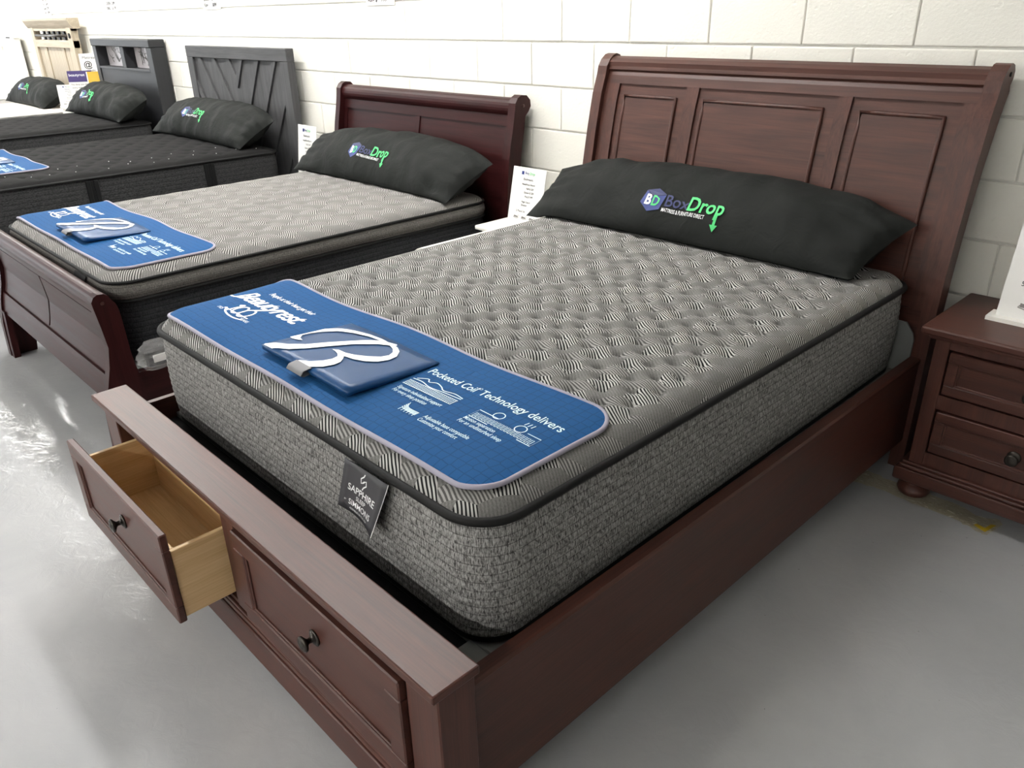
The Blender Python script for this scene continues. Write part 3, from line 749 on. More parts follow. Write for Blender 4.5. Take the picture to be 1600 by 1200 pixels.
# ------------------------------------------------------------------ pillows
def pillow(label, xc, yc, zc, a, b, T, theta, mt, yback, seed, logo=1.0, logo_at=(-0.17, 0.03), roll=0.0):
    th = math.radians(theta); dv = Vector((0, math.cos(th), math.sin(th))); nv = Vector((0, -math.sin(th), math.cos(th)))
    ro = math.radians(roll)
    def P(u, v, s, lift=0.0):
        x = a*u*(1 - 0.02*(1-v*v)*abs(u)**3); y = b*v*(1 - 0.10*(1-u*u))
        if v > -0.6: y -= b*0.62*abs(u)**3.2*((v+0.6)/1.6)
        x += 0.05*v*max(0, u)**4 - 0.02*max(0, u)**4
        cu = (max(0, 1-abs(u)**3.2)**0.62)*(1-.45*max(0, u)**2) + .45*max(0, u)**2*max(0, 1-abs(u)**9)**0.5; cv = max(0, 1-v*v)**0.62
        w = T*cu*cv
        nz = noise.noise(Vector((x*5+seed, y*7, s*3)))*0.018 + 0.012*(abs(noise.noise(Vector((x*7+y*9+seed, y*3-x*1.5, s*3))))-.2) + noise.noise(Vector((x*14+seed*2, y*9, s*3)))*0.007
        edge = max(abs(u)**6, abs(v)**4)
        # puckers running in from the seams at the ends
        nz += 0.006*math.sin(v*16+seed+3*noise.noise(Vector((x*4, y*6, seed))))*max(0, abs(u)-0.55)/0.45
        w = s*w + nz*min(1, w/0.03)*(0.4 if s < 0 else 1.0)
        # seam corners droop forward
        p = Vector((x, 0, 0)) + dv*y + nv*(w + lift)
        p.z += roll*0.01*x
        p += Vector((xc, yc, zc))
        zt = mt.smooth_top(p.x, p.y) if dist_rr(p.x, p.y, mt.b, mt.r) > 0 else mt.zp
        lo = zt + 0.003 + (0.004 if s > 0 else 0)
        if p.z < lo: p.z = lo + (0.15*(p.z-lo) if s > 0 and p.z > lo-.03 else 0)*0
        yb = yback(p.z) - 0.006
        if p.y > yb: p.y = yb - (0.004 if s < 0 else 0.0) - (0.0 if s < 0 else 0.006)
        return p
    t = thing('pillow', label, 'pillow', (xc, yc, mt.smooth_top(xc, yc)), 'long black logo pillows')
    nu, nv_ = 72, 30; us = [-1+2*i/nu for i in range(nu+1)]; vs_ = [-math.cos(math.pi*j/nv_) for j in range(nv_+1)]
    vs, fs = [], []
    for s in (1, -1):
        o = len(vs)
        for v in vs_:
            for u in us: vs.append(P(u, v, s))
        w = nu+1
        for j in range(nv_):
            for i in range(nu):
                q = [o+j*w+i, o+j*w+i+1, o+(j+1)*w+i+1, o+(j+1)*w+i]
                fs.append(q if s > 0 else q[::-1])
    mk('cover', vs, fs, M['pillow'], t, True, recalc=False)
    # printed logo: cube, name, strapline
    L = logo
    fn = lambda x, y: P((logo_at[0]+x*L)/a, (logo_at[1]+y*L)/b, 1, 0.0035)
    sl = 0.0
    R = lambda pts: poly2d([(x, y) for x, y in pts])
    mk('logo_cube', *place2d([(R([(0, .02), (.055, -.022), (.055, .058), (.012, .088)]), 0, 0), (R([(.055, -.022), (.112, .0), (.125, .075), (.055, .058)]), 0, 0)], fn), M['inkblue'], t, recalc=False)
    mk('logo_cube_top', *place2d([(R([(.012, .090), (.057, .060), (.127, .078), (.075, .104)]), 0, 0), (text2d('Box', 0.082, 0.012), .128, .022)], fn), M['inkblue_d'], t, recalc=False)
    fg = lambda x, y: P((logo_at[0]+x*L)/a, (logo_at[1]+y*L)/b, 1, 0.0052)
    mk('logo_initial', *place2d([(text2d('B', 0.075, 0.03, sx=.8), .024, .012)], fg), M['white_print'], t, recalc=False)
    mk('strapline', *place2d([(text2d('MATTRESS & FURNITURE DIRECT', 0.026, 0.004, sx=.60), .128, -.008)], fg), M['white_print'], t, recalc=False)
    ax_ = .252 + max(q[0] for q in text2d('Dro', 0.105, 0.020, sx=.84)[0]) + .017
    mk('logo_initial', *place2d([(text2d('D', 0.075, 0.022, sx=.75), .060, .012)], fg), M['inkgreen'], t, recalc=False)
    mk('wordmark', *place2d([(text2d('Drop', 0.105, 0.020, sx=.84), .252, .02), (stroke2d([(ax_, .02), (ax_, -.03)], .013), 0, 0), (R([(ax_-.02, -.026), (ax_, -.053), (ax_+.02, -.026)]), 0, 0)], fg), M['inkgreen'], t, recalc=False)
    return t
HB1_Y = lambda z: hb1_front(z) + 0.006
def lerp_tab(tab, z):
    if z <= tab[0][0]: return tab[0][1]
    for (a, ya), (b, yb) in zip(tab, tab[1:]):
        if z <= b:
            q = (z-a)/(b-a); return ya + (yb-ya)*q
    return tab[-1][1]
HB1_TAB = [(0.0, 1.995), (0.5, 1.995), (0.6, 1.998), (0.7, 2.004), (0.83, 2.02), (0.97, 2.044), (1.1, 2.068), (1.23, 2.097), (1.30, 2.122), (1.36, 2.155), (1.40, 2.18)]
def hb1_front(z): return lerp_tab(HB1_TAB, z)
pillow('long black logo pillow leaning on the tall panelled cherry headboard', 0.715, 1.893, 0.850, 0.78, 0.215, 0.105, 36, m1, lambda z: hb1_front(z)+0.01, 1.3, 0.84, (-0.175, -0.125))
pillow('long black logo pillow leaning on the low dark sleigh headboard', -1.345, 1.89, 0.82, 0.78, 0.215, 0.105, 36, m2, lambda z: 2.06, 4.1, 0.84, (-0.22, -0.10))
pillow('long black logo pillow before the grey chevron headboard', -3.62, 1.92, 0.86, 0.80, 0.215, 0.115, 36, m3, lambda z: 2.09, 8.2, 0.84, (-0.27, -0.09))
pillow('long black logo pillow before the black headboard with picture niches', -5.72, 1.88, 0.885, 0.76, 0.215, 0.125, 36, m4, lambda z: 2.07, 12.7, 0.84, (-0.36, -0.10))
pillow('long black logo pillow on the cream mattress by the beige headboard', -7.86, 1.87, 0.86, 0.76, 0.215, 0.12, 36, m5, lambda z: 2.07, 17.9, 0.84, (-0.22, -0.10))

# ------------------------------------------------------------------ near bed: cherry storage bed
def knob(name, x, y, z, parent, s=1.0, rose=True):
    """round bronze knob pointing to -y"""
    prof = [(0.0005, 0), (0.017*s, 0), (0.018*s, -0.003*s), (0.014*s, -0.005*s), (0.006*s, -0.008*s), (0.0055*s, -0.016*s), (0.010*s, -0.020*s), (0.0165*s, -0.024*s), (0.017*s, -0.028*s), (0.013*s, -0.031*s), (0.010*s, -0.030*s), (0.006*s, -0.0325*s), (0.0005, -0.033*s)]
    v, f = lathe(prof, 20, (x, y, z), 'y')
    return mk(name, v, f, M['bronze'], parent, True)
def frame4(x0, x1, y0, y1, z0, z1, w, bev=0.003):
    """four mitred-looking frame members around a rectangle in the xz plane"""
    return join(box_geo(x0, x1, y0, y1, z1-w, z1, bev), box_geo(x0, x1, y0, y1, z0, z0+w, bev),
                box_geo(x0, x0+w, y0, y1, z0+w-.001, z1-w+.001, bev), box_geo(x1-w, x1, y0, y1, z0+w-.001, z1-w+.001, bev))
def drawer_front(parent, x0, x1, y, z0, z1, mat, w=0.05, th=0.02):
    mk('front_frame', *frame4(x0, x1, y, y+th, z0, z1, w), mat['x'], parent)
    mk('bead', *frame4(x0+w-.002, x1-w+.002, y+.004, y+th, z0+w-.002, z1-w+.002, 0.008, .002), mat['x'], parent)
    box('front_panel', x0+w-.004, x1-w+.004, y+0.009, y+th, z0+w-.004, z1-w+.004, mat['x'], parent, 0)
def storage_bed():
    W = M['wood']; t = thing('storage_bed', 'cherry-stained storage bed with tall panelled headboard and an open footboard drawer', 'bed', (0.81, 0.9, 0))
    # headboard
    def curved(name, x0, x1, z0, z1, dy, th, mat, par, n=14):
        zs = [z0+(z1-z0)*i/n for i in range(n+1)]
        v, f = strip_prism([(hb1_front(z)+dy, z) for z in zs], [(hb1_front(z)+dy+th, z) for z in zs], 'x', x0, x1)
        return mk(name, v, f, mat, par)
    xa, xb = 0.008, 1.634
    hb = curved('headboard', xa+.03, xb-.03, 0.30, 1.325, 0.026, 0.03, W['x'], t)
    for x0, x1 in ((xa, xa+.05), (xb-.05, xb)):
        zs = [1.30*i/18 for i in range(19)]
        fr = [(hb1_front(z)-0.018, z) for z in zs]; bk = [(hb1_front(z)+0.052+0.03*max(0, (z-1.0)/.3), z) for z in zs]
        fr += [(2.112, 1.335), (2.132, 1.362), (2.158, 1.380), (2.178, 1.384)]; bk += [(2.196, 1.318), (2.212, 1.335), (2.214, 1.36), (2.200, 1.378)]
        v, f = strip_prism(fr, bk, 'x', x0, x1)
        p = mk('headboard_post', v, f, W['z'], hb)
    v, f = lathe([(0.0005, 0), (0.007, 0), (0.007, 0.003), (0.0005, 0.0035)], 12, (xb, 2.172, 1.352), 'x'); mk('screw_cap', v, f, M['black'], hb)
    # crest roll
    fr = [(hb1_front(1.318)-0.002, 1.318), (hb1_front(1.322)-0.008, 1.322), (hb1_front(1.33)-0.009, 1.335), (2.128, 1.352), (2.146, 1.366), (2.168, 1.374), (2.195, 1.372)]
    bk = [(2.16, 1.318), (2.165, 1.32), (2.17, 1.325), (2.18, 1.335), (2.19, 1.345), (2.2, 1.355), (2.205, 1.362)]
    v, f = strip_prism(fr, bk, 'x', xa+.046, xb-.046); mk('crest_roll', v, f, W['x'], hb)
    curved('top_rail', xa+.048, xb-.048, 1.266, 1.320, 0.004, 0.03, W['x'], hb, 5)
    curved('bottom_rail', xa+.048, xb-.048, 0.34, 0.60, 0.004, 0.03, W['x'], hb, 5)
    st = [(xa+.048, 0.132), (0.482, 0.541), (1.124, 1.174), (1.538, xb-.048)]
    for x0, x1 in st: curved('stile', x0, x1, 0.60, 1.266, 0.004, 0.03, W['z'], hb, 10)
    for (x0, x1), (mx0, mx1) in zip(((0.132, 0.482), (0.541, 1.124), (1.174, 1.538)), ((0.17, 0.436), (0.572, 1.074), (1.214, 1.490))):
        zt, zb = 1.219, 0.66
        curved('panel_field', x0, x1, 0.60, 1.266, 0.014, 0.02, W['x'], hb, 10)
        curved('raised_panel', mx0, mx1, zb, zt, 0.009, 0.02, W['x'], hb, 10)
        path = []
        n = 12
        for i in range(n): z = zb+(zt-zb)*i/n; path.append((mx0, hb1_front(z)+.010, z))
        for i in range(6): path.append((mx0+(mx1-mx0)*i/6, hb1_front(zt)+.010, zt))
        for i in range(n): z = zt-(zt-zb)*i/n; path.append((mx1, hb1_front(z)+.010, z))
        for i in range(6): path.append((mx1-(mx1-mx0)*i/6, hb1_front(zb)+.010, zb))
        v, f = tube(path, 0.0075, 8, True); mk('panel_moulding', v, f, W['z'], hb, True)
        inner = []
    # side rails (near one leans a hair outward to the head)
    for nm, xo, xi in (('side_rail', 1.602, 1.578), ('side_rail', -0.042, -0.026)):
        sk = 0.014 if xo > 1 else 0.0
        def q(x, y, z): return (x + sk*(y+.11)/2.1, y, z)
        vs = [q(x, y, z) for x, z in ((xo, 0.115), (xi, 0.115), (xi, 0.428), (xo, 0.428)) for y in (-0.115, 1.985)]
        fs = [[0, 1, 3, 2], [2, 3, 5, 4], [4, 5, 7, 6], [6, 7, 1, 0], [0, 2, 4, 6], [1, 7, 5, 3]]
        r = mk(nm, vs, fs, W['y'], t)
        sg = 1 if xo > 1 else -1
        a, b = (xo+.003*sg, xi-.008*sg)
        vs = [q(x, y, z) for x, z in ((a, 0.424), (b, 0.424), (b, 0.440), (a-.006*sg, 0.440), (a, 0.434)) for y in (-0.100, 1.985)]
        fs = [[0, 1, 3, 2], [2, 3, 5, 4], [4, 5, 7, 6], [6, 7, 9, 8], [8, 9, 1, 0], [0, 2, 4, 6, 8], [1, 9, 7, 5, 3]]
        mk('rail_lip', vs, fs, W['y'], r)
    box('deck', -0.024, 1.577, 0.02, 1.985, 0.350, 0.378, M['platform'], t, 0.002)
    box('gap_shade_sheet', -0.024, 1.46, -0.100, 0.02, 0.340, 0.360, M['black'], t, 0)  # black sheet standing in for the shade between mattress foot and footboard
    box('corner_plate', 1.46, 1.577, -0.100, 0.02, 0.350, 0.374, M['platform'], t, 0.002)
    mk('head_spacer', *prism([(1.44, 0.378), (1.583, 0.378), (1.585, 0.50), (1.578, 0.525), (1.55, 0.56), (1.44, 0.56)], 'y', 1.966, 1.974), M['platform'], t)
    # footboard case
    fy = -0.193
    fb = mk('footboard', *join(box_geo(-0.012, 1.622, -0.114, -0.106, 0.06, 0.50), box_geo(-0.012, 1.622, fy+.004, -0.108, 0.475, 0.4985, 0), box_geo(-0.012, 1.622, fy+.004, -0.11, 0.165, 0.188, 0)), W['x'], t)
    cp = join(box_geo(-0.036, 1.640, -0.214, -0.106, 0.500, 0.520, 0.004, 2))
    mk('footboard_cap', *cp, W['x'], fb)
    for x0, x1 in ((-0.014, 0.085), (1.528, 1.624)): box('footboard_post', x0, x1, fy, -0.106, 0.0, 0.4995, W['z'], fb, 0.003)
    box('centre_stile', 0.778, 0.846, fy, -0.12, 0.18, 0.485, W['z'], fb, 0.002)
    box('plinth', 0.0, 1.61, -0.205, -0.12, 0.055, 0.150, W['x'], fb, 0.003)
    box('plinth_moulding', 0.0, 1.61, -0.200, -0.12, 0.150, 0.166, W['x'], fb, 0.005, 2)
    box('plinth_bead', 0.0, 1.61, -0.197, -0.12, 0.166, 0.176, W['x'], fb, 0.004, 2)
    # closed drawer
    def drawer(x0, x1, y, kx, kz, box_depth):
        z0, z1 = 0.196, 0.462
        d = bpy.data.objects.new('drawer', None); COL.objects.link(d); d.parent = t
        loc = Vector(((x0+x1)/2, y+.01, z0)); d.location = loc - ORG[t.name]; ORG[d.name] = loc
        drawer_front(d, x0, x1, y, z0, z1, W)
        knob('knob', kx, y+.009, kz, d, 1.12)
        s0, s1, y0, y1 = x0+.025, x1-.005, y+.02, y+.02+box_depth
        P = M['pine']
        if box_depth > 0.1:
            box('drawer_side', s0, s0+.013, y0, y1, 0.206, 0.406, P['y'], d, .0015); box('drawer_side', s1-.013, s1, y0, y1, 0.206, 0.406, P['y'], d, .0015)
            box('drawer_back', s0+.013, s1-.013, y1-.013, y1, 0.215, 0.406, P['x'], d, .001)
            box('drawer_inner_front', s0+.013, s1-.013, y0, y0+.012, 0.215, 0.406, P['x'], d, .001)
            box('drawer_bottom', s0+.012, s1-.012, y0+.01, y1-.01, 0.222, 0.229, P['x'], d, 0)
        return d
    drawer(0.095, 0.762, -0.338, 0.455, 0.352, 0.203)
    drawer(0.855, 1.522, -0.206, 1.200, 0.352, 0.0)
    return t
storage_bed()

# ------------------------------------------------------------------ second bed: dark sleigh bed
def sleigh_bed():
    W = M['mahog']; t = thing('sleigh_bed', 'dark mahogany sleigh bed with rolled headboard and footboard', 'bed', (-1.32, 1.0, 0))
    xa, xb = -2.135, -0.512
    TAB = [(0, 2.075), (0.7, 2.075), (0.85, 2.085), (0.95, 2.1), (1.02, 2.115), (1.08, 2.125)]
    F = lambda z: lerp_tab(TAB, z)
    def curved(name, x0, x1, z0, z1, dy, th, mat, par, n=8, FF=F):
        zs = [z0+(z1-z0)*i/n for i in range(n+1)]
        v, f = strip_prism([(FF(z)+dy, z) for z in zs], [(FF(z)+dy+th, z) for z in zs], 'x', x0, x1)
        return mk(name, v, f, mat, par)
    hb = curved('headboard', xa+.03, xb-.03, 0.3, 1.08, 0.01, 0.025, W['x'], t)
    def roll(par, y, z, r, x0, x1, FFz):
        pts = [(y+r*math.cos(a), z+r*math.sin(a)) for a in [2*math.pi*k/22 for k in range(22)]]
        v, f = prism(pts, 'x', x0, x1); mk('roll', v, f, W['x'], par, False)
    roll(hb, 2.155, 1.118, 0.047, xa+.035, xb-.035, None)
    curved('top_rail', xa+.04, xb-.04, 1.03, 1.085, 0.0, 0.03, W['x'], hb, 3)
    curved('centre_stile', -1.365, -1.32, 0.6, 1.03, 0.004, 0.02, W['z'], hb, 6)
    for x0, x1 in ((xa+.04, xa+.075), (xb-.10, xb-.04)): curved('stile', x0, x1, 0.6, 1.03, 0.004, 0.02, W['z'], hb, 6)
    zs = [1.08*i/16 for i in range(17)]
    for x0, x1 in ((xa, xa+.045), (xb-.05, xb)):
        fr = [(F(z)-.035-.01*math.sin(math.pi*min(1, z/1.08)), z) for z in zs]; bk = [(F(z)+.045, z) for z in zs]
        fr += [(2.095, 1.11), (2.10, 1.145), (2.118, 1.17), (2.142, 1.182)]; bk += [(2.192, 1.10), (2.208, 1.125), (2.204, 1.155), (2.18, 1.178)]
        v, f = strip_prism(fr, bk, 'x', x0, x1); mk('headboard_post', v, f, W['z'], hb)
    v, f = lathe([(0.0005, 0), (0.008, 0), (0.007, 0.004), (0.0005, 0.005)], 12, (xb, 2.155, 1.13), 'x'); mk('screw_cap', v, f, M['screw'], hb)
    # footboard
    TB = [(0.0, -0.06), (0.2, -0.05), (0.30, -0.03), (0.38, -0.006), (0.46, 0.008), (0.53, 0.002), (0.60, -0.006), (0.65, -0.012)]
    G = lambda z: lerp_tab(TB, z)
    xb2 = -0.552; xa2 = -2.10
    fb = curved('footboard', xa2+.03, xb2-.03, 0.245, 0.615, 0.016, 0.022, W['x'], t, 12, G)
    roll(fb, 0.022, 0.628, 0.034, xa2+.03, xb2-.035, None)
    curved('top_rail', xa2+.035, xb2-.04, 0.578, 0.622, 0.008, 0.03, W['x'], fb, 3, G)
    curved('bottom_rail', xa2+.035, xb2-.04, 0.235, 0.335, 0.006, 0.03, W['x'], fb, 4, G)
    curved('panel', xa2+.05, -1.335, 0.345, 0.570, 0.011, 0.02, W['x'], fb, 10, G); curved('panel', -1.318, xb2-.045, 0.345, 0.570, 0.011, 0.02, W['x'], fb, 10, G)
    # S-shaped posts that run down into bracket feet
    zs = [0.0, 0.06, 0.12, 0.18, 0.24, 0.30, 0.34, 0.38, 0.42, 0.46, 0.50, 0.54, 0.57, 0.60, 0.62]
    BKT = [(0.0, 0.06), (0.15, 0.085), (0.23, 0.10), (0.31, 0.092), (0.40, 0.078), (0.5, 0.076), (0.59, 0.074), (0.63, 0.064), (0.66, 0.055)]
    for x0, x1 in ((xa2-.012, xa2+.035), (xb2-.045, xb2)):
        fr = [(G(z)-.004, z) for z in zs] + [(-0.014, 0.640), (-0.004, 0.657), (0.012, 0.666)]
        bk = [(lerp_tab(BKT, z), z) for z in zs] + [(0.054, 0.637), (0.047, 0.653), (0.034, 0.663)]
        v, f = strip_prism(fr, bk, 'x', x0, x1); mk('footboard_post', v, f, W['z'], fb)
    v, f = lathe([(0.0005, 0), (0.007, 0), (0.006, 0.004), (0.0005, 0.005)], 12, (xb2, 0.022, 0.630), 'x'); mk('screw_cap', v, f, M['screw'], fb)
    # bracket foot at the left end
    for x0, x1 in ((xa2-.012, xa2+.085),):
        mk('bracket_foot', *strip_prism([(-0.06, 0.0), (-0.054, 0.12), (-0.045, 0.245)], [(-0.03, 0.0), (-0.024, 0.12), (-0.015, 0.245)], 'x', x0, x1), W['z'], fb)
    for x0, x1 in ((xb2-.04, xb2-.012), (xa2+.012, xa2+.04)):
        box('side_rail', x0, x1, 0.07, 2.06, 0.12, 0.33, W['y'], t, .004)
    box('deck', xa2+.042, xb2-.042, 0.08, 2.05, 0.30, 0.331, M['platform'], t, 0)
sleigh_bed()

# ------------------------------------------------------------------ third bed: grey chevron headboard
def clip_poly(poly, a, b, c):
    """keep a*x+b*y<=c"""
    out = []
    for i in range(len(poly)):
        p, q = poly[i], poly[(i+1) % len(poly)]
        dp, dq = a*p[0]+b*p[1]-c, a*q[0]+b*q[1]-c
        if dp <= 0: out.append(p)
        if dp*dq < 0:
            s = dp/(dp-dq); out.append((p[0]+(q[0]-p[0])*s, p[1]+(q[1]-p[1])*s))
    return out
def simple_base(t, xa, xb, z0, z1, mat, y1=2.06):
    for x0, x1 in ((xa, xa+.03), (xb-.03, xb)): box('side_rail', x0, x1, 0.02, y1, 0.12, z1, mat['y'], t, .003)
    box('foot_rail', xa, xb, -0.012, 0.02, 0.12, z1, mat['x'], t, .003)
    box('deck', xa+.03, xb-.03, 0.02, y1, z1-.04, z1-.005, M['platform'], t, 0)
    for x0 in (xa, xb-.06): box('leg', x0, x0+.06, -0.012, 0.045, 0.0, 0.12, mat['z'], t, .002)
def chevron_bed():
    W = M['greyw']; xa, xb, zt = -4.36, -2.75, 1.362; yf = 2.12
    t = thing('platform_bed', 'charcoal grey bed with a chevron-planked headboard', 'bed', (-3.5, 1.0, 0))
    hb = box('headboard', xa+.02, xb-.02, yf+.03, yf+.055, 0.25, zt-.02, W['z'], t, .002)
    box('frame_rail', xa, xb, yf, yf+.06, zt-.085, zt, W['x'], hb, .004)
    for x0, x1 in ((xa, xa+.105), (xb-.105, xb)): box('frame_stile', x0, x1, yf+.001, yf+.059, 0.0, zt-.085, W['z'], hb, .003)
    xc = (xa+xb)/2; r = [(xa+.105, 0.35), (xc, 0.35), (xc, zt-.085), (xa+.105, zt-.085)]
    ang = math.radians(56); nx, nz = math.sin(ang), math.cos(ang)
    for side in (-1, 1):
        base = r if side < 0 else [(2*xc-x, z) for x, z in r]
        k = 0; d = -0.9
        widths = [0.15, 0.055]
        while d < 0.75:
            w = widths[k % 2]
            s = -side   # left planks fall towards the centre
            # distance along the normal
            a, b = nx, s*nz
            c0 = a*(xc if True else 0) + b*1.0 + d
            # mirrored normals so both halves make a V
            if side < 0: A, B = nx, nz
            else: A, B = -nx, nz
            C0 = A*xc + B*0.95 + d
            pl = clip_poly(base, A, B, C0 + w - .004); pl = clip_poly(pl, -A, -B, -C0) if pl else pl
            if len(pl) >= 3:
                dep = 0.012 if k % 2 == 0 else 0.0
                mk('plank', *prism(pl, 'y', yf+.008+dep, yf+.032), W['z'], hb)
            d += w; k += 1
    simple_base(t, xa+.06, xb-.06, 0.12, 0.40, W)
chevron_bed()

# ------------------------------------------------------------------ fourth bed: black headboard with picture niches
def niche_bed():
    W = M['blackw']; xa, xb, zt = -6.46, -5.0, 1.40; yf = 2.09; yb = 2.22
    t = thing('platform_bed', 'black bed with two picture niches in its headboard', 'bed', (-5.73, 1.0, 0))
    z0, z1 = 1.155, 1.335
    hb = box('headboard', xa+.05, xb-.05, yf+.01, yb-.005, 0.25, z0-.01, W['x'], t, .003)
    box('crown_rail', xa, xb, yf-.01, yb, z1, zt, W['x'], hb, .006)
    box('niche_shelf', xa+.1, xb-.1, yf-.002, yb, z0-.02, z0, W['x'], hb, .002)
    for x0, x1 in ((xa, xa+.09), (-5.74, -5.65), (xb-.11, xb)): box('niche_upright', x0, x1, yf, yb, z0 if -6 < x0 < -5.5 else 0.0, z1, W['z'], hb, .003)
    for x0, x1, sd in ((xa+.09, -5.74, 2), (-5.65, xb-.11, 5)):
        p = box('niche_picture', x0, x1, yb-.03, yb-.02, z0, z1, M['photo'], hb, 0)
        rnd = random.Random(sd); g = []
        for k in range(7):
            x = rnd.uniform(.15, .75)*(x1-x0); z = rnd.uniform(.1, .4)*(z1-z0); a = rnd.uniform(1.0, 2.3); pts = [(x, z)]
            for s in range(7):
                a += rnd.uniform(-.45, .45); x += .026*math.cos(a); z += .022*math.sin(a)
                pts.append((min(max(x, .01), x1-x0-.01), min(max(z, .004), z1-z0-.006)))
            g.append((stroke2d(pts, lambda q: .012*(1-q)+.003), 0, 0))
            for b in range(3):
                i = rnd.randint(2, 6); bx, bz = pts[i]; aa = rnd.uniform(0, 3.1)
                g.append((stroke2d([(bx, bz), (min(max(bx+.05*math.cos(aa), .01), x1-x0-.01), min(bz+.04*math.sin(aa), z1-z0-.006))], .006), 0, 0))
        mk('branches', *place2d(g, lambda x, z: (x0+x, yb-.0312, z0+z)), M['inkgrey'], hb, recalc=False)
    simple_base(t, xa+.04, xb-.03, 0.12, 0.40, W, 2.09)
niche_bed()

# ------------------------------------------------------------------ fifth bed: beige slatted headboard
def slat_bed():
    W = M['beigew']; xa, xb = -8.41, -7.02; yf = 2.10; zt = 1.588
    t = thing('panel_bed', 'weathered beige bed with a slatted farmhouse headboard and metal rod', 'bed', (-7.7, 1.0, 0))
    hb = box('headboard', xa+.1, xb-.1, yf+.035, yf+.05, 0.25, 1.31, W['z'], t, 0)
    mk('crown', *prism([(yf-.045, zt), (yf-.045, zt-.022), (yf-.02, zt-.07), (yf, zt-.10), (yf+.07, zt-.10), (yf+.07, zt)], 'x', xa-.09, xb+.09), W['x'], hb)
    box('top_rail', xa, xb, yf, yf+.06, zt-.125, zt-.09, W['x'], hb, .002); box('middle_rail', xa, xb, yf-.004, yf+.06, 1.30, 1.375, W['x'], hb, .003)
    for x0, x1 in ((xa, xa+.10), (xb-.13, xb)): box('post', x0, x1, yf-.006, yf+.065, 0.0, zt-.09, W['z'], hb, .003)
    n = 6
    xs0, xs1 = xa+.10, xb-.13
    for i in range(n+1):
        x = xs0 + (xs1-xs0)*(i+.35)/(n+.7)
        if i in (0,): continue
        box('slat', x-.022, x+.022, yf+.03, yf+.05, 1.372, zt-.12, M['blackw']['z'], hb, .002)
    v, f = lathe([(0.0005, 0), (0.014, 0), (0.014, xs1-xs0), (0.0005, xs1-xs0)], 12, (xs0, yf+.01, 1.418), 'x'); mk('rod', v, f, M['bronze'], hb, True)
    v, f = lathe([(0.0005, 0), (0.026, 0), (0.026, -0.008), (0.0005, -0.012)], 16, (xb-.055, yf-.005, 1.42), 'y'); mk('rod_cap', v, f, M['black'], hb)
    px = [xs0, xs0+.27, xs0+.305, xs1-.29, xs1-.255, xs1]
    for i in (1, 3): box('batten', px[i], px[i]+.035, yf+.005, yf+.035, 0.5, 1.30, W['z'], hb, .002)
    for a, b in ((px[0], px[1]), (px[2], px[3]), (px[4], px[5])):
        k = max(2, int((b-a)/.10))
        for j in range(k):
            box('board', a+(b-a)*j/k+.002, a+(b-a)*(j+1)/k-.002, yf+.018, yf+.036, 0.5, 1.30, W['z'], hb, .003)
    simple_base(t, xa+.02, xb-.02, 0.12, 0.36, W, 2.08)
slat_bed()

# ------------------------------------------------------------------ sixth bed: white panel headboard
def white_bed():
    m = {k: M['whitew'] for k in 'xyz'}; xa, xb = -10.9, -9.27; yf = 2.12; zt = 1.41
    t = thing('panel_bed', 'white panelled bed at the far left', 'bed', (-10.08, 1.0, 0))
    hb = box('headboard', xa+.05, xb-.05, yf+.02, yf+.05, 0.25, 1.36, m['x'], t, .003)
    box('crown', xa-.03, xb+.03, yf-.03, yf+.08, zt-.03, zt, m['x'], hb, .004); box('top_rail', xa, xb, yf-.005, yf+.06, 1.28, zt-.03, m['x'], hb, .003)
    for x0, x1 in ((xa, xa+.09), (-10.1, -10.0), (xb-.09, xb)): box('stile', x0, x1, yf, yf+.06, 0.0, 1.28, m['z'], hb, .003)
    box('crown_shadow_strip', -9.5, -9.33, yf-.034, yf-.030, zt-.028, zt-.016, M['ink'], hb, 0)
    simple_base(t, xa+.06, xb-.06, 0.12, 0.36, m, 2.12)
white_bed()

